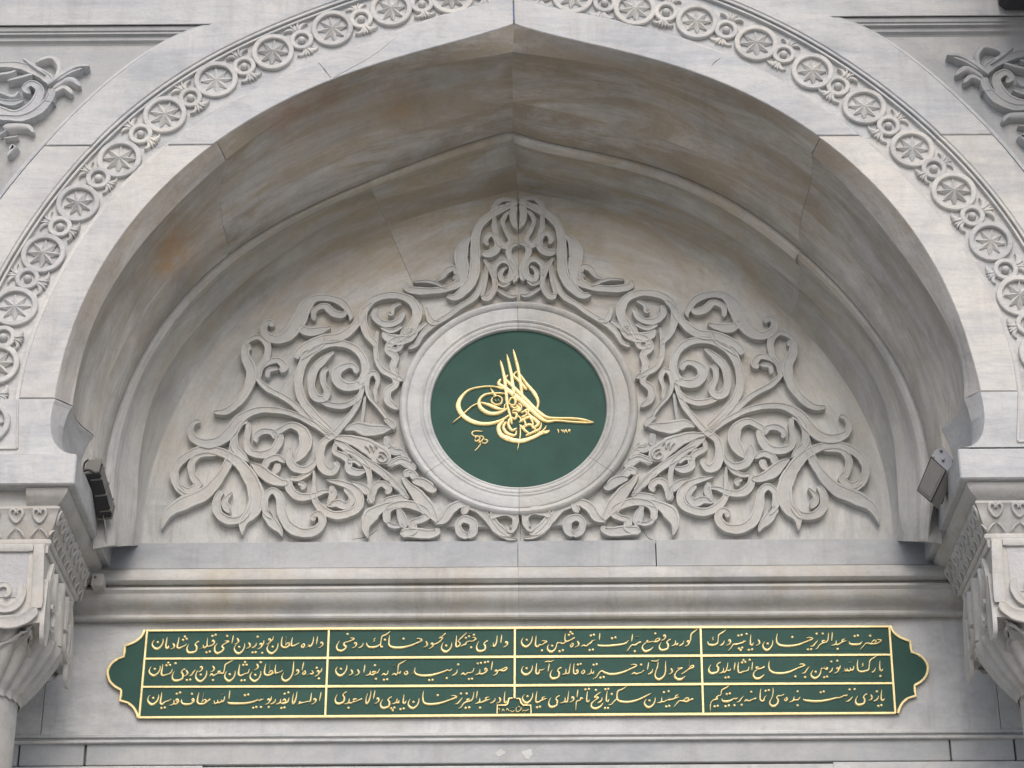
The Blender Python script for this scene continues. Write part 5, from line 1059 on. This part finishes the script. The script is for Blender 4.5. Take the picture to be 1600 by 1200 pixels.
    # side face carving (runs back in depth)
    def sd(pts, name='side_scroll', h=.020, prof=CARVE, xoff=0.0):
        # pts: (y, z, width) on the side face
        P = cr(pts, 6); rows = []
        for i_, p in enumerate(P):
            a, b = P[max(0, i_ - 1)], P[min(len(P) - 1, i_ + 1)]; dy, dz = b[0] - a[0], b[1] - a[1]; L = math.hypot(dy, dz) or 1e-6
            ny, nz = -dz / L, dy / L; w = p[2] / 2; t = (z0 - p[1]) / (z0 - z1); xx = xk + (tp - xk) * min(1, max(0, t)) + xoff
            rows.append([(mx(xx + h * v), p[0] + ny * w * u, p[1] + nz * w * u) for u, v in prof])
        m = MB(); m.grid(rows); m.f += [tuple(range(len(prof))), tuple((len(rows) - 1) * len(prof) + j for j in range(len(prof)))]
        m.build(name, M_CAP, cap, ang=45)
    H = z0 - z1
    sd([(Yc + .02, z0 - .02, .035), (Yc + .37, z0 - .02, .035), (yb_ - .02, z0 - .02, .035)], 'side_border', .012, FLATP)
    for c_, sg in ((Yc + .17, 1), (Yc + .57, -1)):
        sd([(c_, z1 + .12, .022), (c_ + .03 * sg, z1 + .15, .024), (c_ + .07 * sg, z1 + .11, .026), (c_ + .05 * sg, z1 + .05, .03), (c_ - .03 * sg, z1 + .035, .034), (c_ - .09 * sg, z1 + .10, .036), (c_ - .08 * sg, z1 + .22, .034), (c_ - .02 * sg, z0 - .05, .03)], 'side_volute')
        sd([(c_ + .06 * sg, z0 - .06, .02), (c_ + .05 * sg, z0 - .16, .05), (c_ + .08 * sg, z0 - .24, .03)], 'side_leaf', .024, PEN)
    sd([(Yc + .37, z0 - .05, .03), (Yc + .37, z0 - .2, .08), (Yc + .37, z1 + .02, .03)], 'side_leaf', .030, PEN)
    # bell, corner leaves, neck ring and shaft
    cx, cy = xk - wd / 2, Yc + wd / 2
    zn = Zc(1068, -.75); rs = .214
    rows = []
    for rr, dz in ((.395, .012), (.385, -.02), (.355, -.07), (.325, -.12), (.292, -.165), (.268, -.195), (.255, -.215), (.236, -.225), (.226, -.26), (.222, zn + .03 - z1)):
        row = []
        for k in range(145):
            a = 2 * math.pi * k / 144; fl_ = abs(math.cos(a * 14)); am = max(0, (rr - .20)) * .13
            sq = 1 + .10 * (abs(math.cos(2 * a)) ** 2 < .3) * 0
            r_ = rr - am * (1 - fl_) ; row.append((mx(cx + r_ * math.cos(a) * sq), cy + r_ * math.sin(a) * sq, z1 + dz - .012 * fl_))
        rows.append(row)
    m = MB(); m.grid(rows); m.build('fluted_shell', M_CAP, cap, ang=60)
    for yy, dd in ((Yc + .062, .0), (yb_ - .062, .0)):
        sd([(yy, z1 + .22, .05), (yy, z1 + .10, .10), (yy, z1 + .0, .118), (yy, z1 - .06, .09), (yy, z1 - .085, .03)], 'side_lobe', .020, CARVE)
    def leaf(ang, r_top, r_bot, ztop, zbot, wdt, curl, name='acanthus_leaf'):
        m = MB(); rows = []; nn = 14; mm = 12
        for a in range(nn + 1):
            t = a / nn; zz = zbot + (ztop - zbot) * t
            rr = r_bot + (r_top - r_bot) * (t ** 1.9); ww = wdt * (.35 + .75 * math.sin(math.pi * min(1, t * .62 + .12))) * (1 - .55 * max(0, t - .72) / .28)
            row = []
            for b in range(mm + 1):
                u = -1 + 2 * b / mm
                lob = 1 + .04 * math.sin(t * 26 + 1) * abs(u) ** 2
                rad = rr - .035 * u * u + .012 * math.cos(u * 14) * (1 - abs(u) * .3) - curl * max(0, t - .82) * 1.2
                zz2 = zz - .05 * abs(u) * t - (.10 * max(0, t - .85) if curl else 0)
                off = u * ww * lob
                row.append((mx(cx + rad * math.cos(ang) - off * math.sin(ang)), cy + rad * math.sin(ang) + off * math.cos(ang), zz2))
            rows.append(row)
        m.grid(rows); o = m.build(name, M_CAP, cap, ang=80)
        sol = o.modifiers.new('thickness', 'SOLIDIFY'); sol.thickness = .02
    for kk in range(4):
        leaf(R_(45 + 90 * kk), .44, .23, z1 + .01, zn + .02, .085, .0)
    colm = thing('column', {-1: 'round marble column shaft at the left edge with a neck ring', 1: 'round marble column shaft at the right edge with a neck ring'}[s], 'column')
    m = MB(); m.lathe([(rs - .01, zn + .03), (rs + .018, zn + .026), (rs + .030, zn + .012), (rs + .028, zn - .004), (rs + .012, zn - .014), (rs + .006, zn - .030), (rs, zn - .06)], (mx(cx), cy, 0), 'z', 48); m.build('neck_ring', M_CAP, colm)
    m = MB(); m.lathe([(rs, zn - .03), (rs * 1.02, zn - 1.6), (rs * 1.04, Z0 + .45)], (mx(cx), cy, 0), 'z', 48); m.build('shaft', M_CAP, colm)
    m = MB(); m.lathe([(rs * 1.04, Z0 + .46), (rs + .05, Z0 + .42), (rs + .08, Z0 + .36), (rs + .05, Z0 + .3), (rs + .10, Z0 + .25), (rs + .13, Z0 + .2)], (mx(cx), cy, 0), 'z', 48); m.build('base', M_CAP, colm)
    a, b = sorted((mx(cx - .35), mx(cx + .35))); m = MB(); m.box(a, b, cy - .35, cy + .35, Z0, Z0 + .2, .01); m.build('plinth', M_CAP, colm)
capital(-1, None); capital(1, None)

# ------------------------------------------------------------------ corner ornaments on the spandrels
ORN = [
 [(-60,410,40),(0,410,40),(100,412,48),(200,440,58),(280,480,60),(330,530,46)],
 [(-80,660,50),(0,700,60),(80,728,66),(170,700,66),(235,630,58),(250,565,50),(200,530,40),(158,560,38),(190,592,26)],
 [(-60,600,30),(0,640,34),(80,655,38),(150,635,24)],
 [(330,560,36),(318,620,48),(250,700,58),(150,748,48),(50,748,40),(-60,740,40)],
 [(300,545,36),(400,470,56),(480,430,46),(562,425,34)], [(330,560,36),(430,500,54),(505,545,34)], [(330,590,36),(400,555,48),(455,595,36)],
 [(310,545,26),(362,480,46),(370,420,46),(330,372,46),(270,380,38),(225,405,16)], [(290,480,20),(220,430,34),(145,375,18)],
 [(270,640,46),(345,645,50)], [(20,800,60),(100,790,60),(175,800,48),(212,835,26)], [(30,870,66),(115,858,46)], [(60,950,46),(90,925,56),(50,985,26)],
 [(-20,480,26),(60,470,38),(105,455,16)], [(50,520,26),(130,500,38),(205,480,26)], [(-10,580,26),(80,610,36),(120,580,20)], [(0,850,60),(40,820,60)],
 [(-40,800,60),(-60,880,70),(-20,940,50)], [(360,520,20),(440,470,26),(520,440,16)]]
for s in (-1, 1):
    o = thing('corner_ornament', {-1: 'pale acanthus scroll relief in the left spandrel', 1: 'darker acanthus scroll relief in the right spandrel'}[s], 'carving', None)
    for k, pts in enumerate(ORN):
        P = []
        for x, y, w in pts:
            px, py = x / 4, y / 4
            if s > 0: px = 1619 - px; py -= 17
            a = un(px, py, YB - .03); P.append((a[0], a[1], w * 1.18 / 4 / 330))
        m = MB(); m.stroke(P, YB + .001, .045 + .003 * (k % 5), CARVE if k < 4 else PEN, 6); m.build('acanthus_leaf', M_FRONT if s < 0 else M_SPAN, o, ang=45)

# ------------------------------------------------------------------ floodlights
def obox(m, c, ax, ay, az, hx, hy, hz):
    v = [c + ax * (sx * hx) + ay * (sy * hy) + az * (sz * hz) for sx in (-1, 1) for sy in (-1, 1) for sz in (-1, 1)]
    m.add(v, [(0, 1, 3, 2), (4, 6, 7, 5), (0, 4, 5, 1), (2, 3, 7, 6), (0, 2, 6, 4), (1, 5, 7, 3)])
def P3(px, py, Y): a = un(px, py, Y); return Vector((a[0], Y, a[1]))
fl = thing('floodlight', 'long dark floodlight fixed to the side of the left impost', 'floodlight')
A = P3(146, 730, -.70); B = P3(166, 800, -.46)
ax = (B - A).normalized(); side = Vector((1, 0, 0)); az = ax.cross(side).normalized(); ay = az.cross(ax).normalized()
c = (A + B) / 2; L = (B - A).length / 2
m = MB(); obox(m, c, ax, ay, az, L, .032, .045); m.build('housing', M_BLACK, fl, smooth=False)
m = MB()
for k in range(7): obox(m, c + ay * -.036 + az * (-.036 + .012 * k), ax, ay, az, L * .92, .010, .0022)
m.build('cooling_fin', M_BLACK, fl, smooth=False)
for e_ in (-1, 1):
    m = MB(); obox(m, c + ax * e_ * (L + .004), ax, ay, az, .005, .036, .05); m.build('end_cap', M_GREYM, fl, smooth=False)
m = MB(); obox(m, c + ay * .034, ax, ay, az, L * .9, .003, .038); m.build('lamp_glass', M_GLASS, fl, smooth=False)
m = MB(); obox(m, c + ay * -.055, ax, ay, az, .025, .03, .03); obox(m, c + ay * -.05 - ax * L * .6, ax, ay, az, .012, .04, .012); m.build('bracket', M_GREYM, fl, smooth=False)
m = MB(); C = P3(128, 738, -.85); m.stroke([(C.x - .01, C.z, .012), (C.x + .03, C.z + .01, .012), (C.x + .07, C.z - .01, .012)], C.y, .012, PEN, 5); m.build('cable', M_BLACK, fl)
m = MB(); m.stroke([(A.x - .03, A.z + .05, .008), (A.x - .05, A.z + .02, .008), (A.x - .045, A.z - .06, .008), (A.x - .06, A.z - .12, .008)], A.y + .02, .010, PEN, 5); m.build('cable', M_BLACK, fl)
for e_ in (-.7, 0, .7):
    m = MB(); obox(m, c + ax * L * e_ + ay * .012, ax, ay, az, .004, .028, .048); m.build('clamp', M_GREYM, fl, smooth=False)
f2 = thing('floodlight', 'small square grey floodlight on a steel plate by the right impost', 'floodlight')
a, b, c_, d_ = P3(1455, 715, -.70), P3(1477, 735, -.78), P3(1454, 783, -.78), P3(1434, 766, -.70)
nrm = (b - a).cross(d_ - a).normalized()
if nrm.y > 0: nrm = -nrm
m = MB(); bk = [p - nrm * .07 for p in (a, b, c_, d_)]
m.add([a, b, c_, d_] + bk, [(0, 1, 2, 3), (4, 5, 6, 7), (0, 1, 5, 4), (1, 2, 6, 5), (2, 3, 7, 6), (3, 0, 4, 7)]); m.build('housing', M_GREYM, f2, smooth=False)
cc = (a + b + c_ + d_) / 4; sh = [cc + (p - cc) * .86 + nrm * .004 for p in (a, b, c_, d_)]
m = MB(); m.add(sh, [(0, 1, 2, 3)]); m.build('lamp_glass', M_GREYM, f2, smooth=False)
m = MB(); rim = [cc + (p - cc) * 1.05 + nrm * .002 for p in (a, b, c_, d_)]; rb = [p - nrm * .008 for p in rim]
m.add(rim + rb, [(0, 1, 5, 4), (1, 2, 6, 5), (2, 3, 7, 6), (3, 0, 4, 7), (4, 5, 6, 7)]); m.build('rim', M_BLACK, f2, smooth=False)
m = MB(); e = [P3(1460, 704, -.665), P3(1474, 698, -.665), P3(1492, 722, -.665), P3(1478, 738, -.665), P3(1454, 722, -.665)]
m.add(e + [p + Vector((0, .006, 0)) for p in e], [(0, 1, 2, 3, 4), (9, 8, 7, 6, 5), (0, 1, 6, 5), (1, 2, 7, 6), (2, 3, 8, 7), (3, 4, 9, 8), (4, 0, 5, 9)]); m.build('mounting_plate', M_GALV, f2, smooth=False)
for px, py in ((1471, 703), (1458, 714), (1474, 718), (1490, 719)):
    p = P3(px, py, -.672); m = MB(); m.lathe([(.007, .012), (.007, -.004), (.0005, -.006)], tuple(p), 'y', 10); m.build('bolt', M_GREYM, f2)
m = MB(); p0 = P3(1479, 742, -.70); p1 = P3(1465, 788, -.70); axx = (p1 - p0).normalized(); obox(m, (p0 + p1) / 2, axx, Vector((0, 1, 0)), axx.cross(Vector((0, 1, 0))), .06, .03, .022)
m.build('driver_box', M_BLACK, f2, smooth=False)
jb = thing('junction_box', 'small pale junction box tucked under the left impost on the cornice', 'box')
m = MB(); p = P3(153, 908, -.16); m.box(p.x - .028, p.x + .03, -.19, -.10, p.z - .035, p.z + .03, .004); m.build('case', M_CAP, jb)
m = MB(); m.lathe([(.007, .003), (.007, -.003), (.0005, -.004)], (p.x - .008, -.19, p.z + .008), 'y', 10); m.build('screw', M_GREYM, jb)

# ------------------------------------------------------------------ hairline cracks (on flat faces)
M_CRACK = paint('crack', (.10, .095, .09), rough=.95)
def crack(pts, Y, par, w=1.6):
    P = []
    for q_, (px, py) in enumerate(pts):
        a = un(px, py, Y); P.append((a[0], a[1], (w if 0 < q_ < len(pts) - 1 else w * .4) / 330.0))
    P = [(x + random.uniform(-.0015, .0015), z + random.uniform(-.0015, .0015), w_ * random.uniform(.6, 1.2)) for x, z, w_ in cr(P, 4)]
    m = MB(); m.stroke(P, Y, .0006, [(-1, .2), (0, 1), (1, .2)], 1); m.build('crack', M_CRACK, par, smooth=False)
crack([(497, 97), (505, 106), (511, 114), (517, 122)], YF - .0045, arch)
crack([(1125, 91), (1118, 96), (1112, 103)], YF - .0045, arch, 1.5)
crack([(620, 58), (585, 85), (560, 100), (545, 108), (520, 122)], YF - .0045, arch, .7)
crack([(550, 843), (575, 838), (590, 828)], -.0005, tym, 1.2)
crack([(440, 345), (452, 375)], -.0005, tym, .8)
crack([(1027, 846), (1012, 840), (1005, 828)], -.0005, tym, 1.6)
crack([(1118, 150), (1100, 158)], YF - .0045, arch, .6)
crack([(67, 1030), (69, 1060), (66, 1095)], -.0205, lw, .8)
crack([(970, 846), (968, 860)], -.0305, strip, .8)
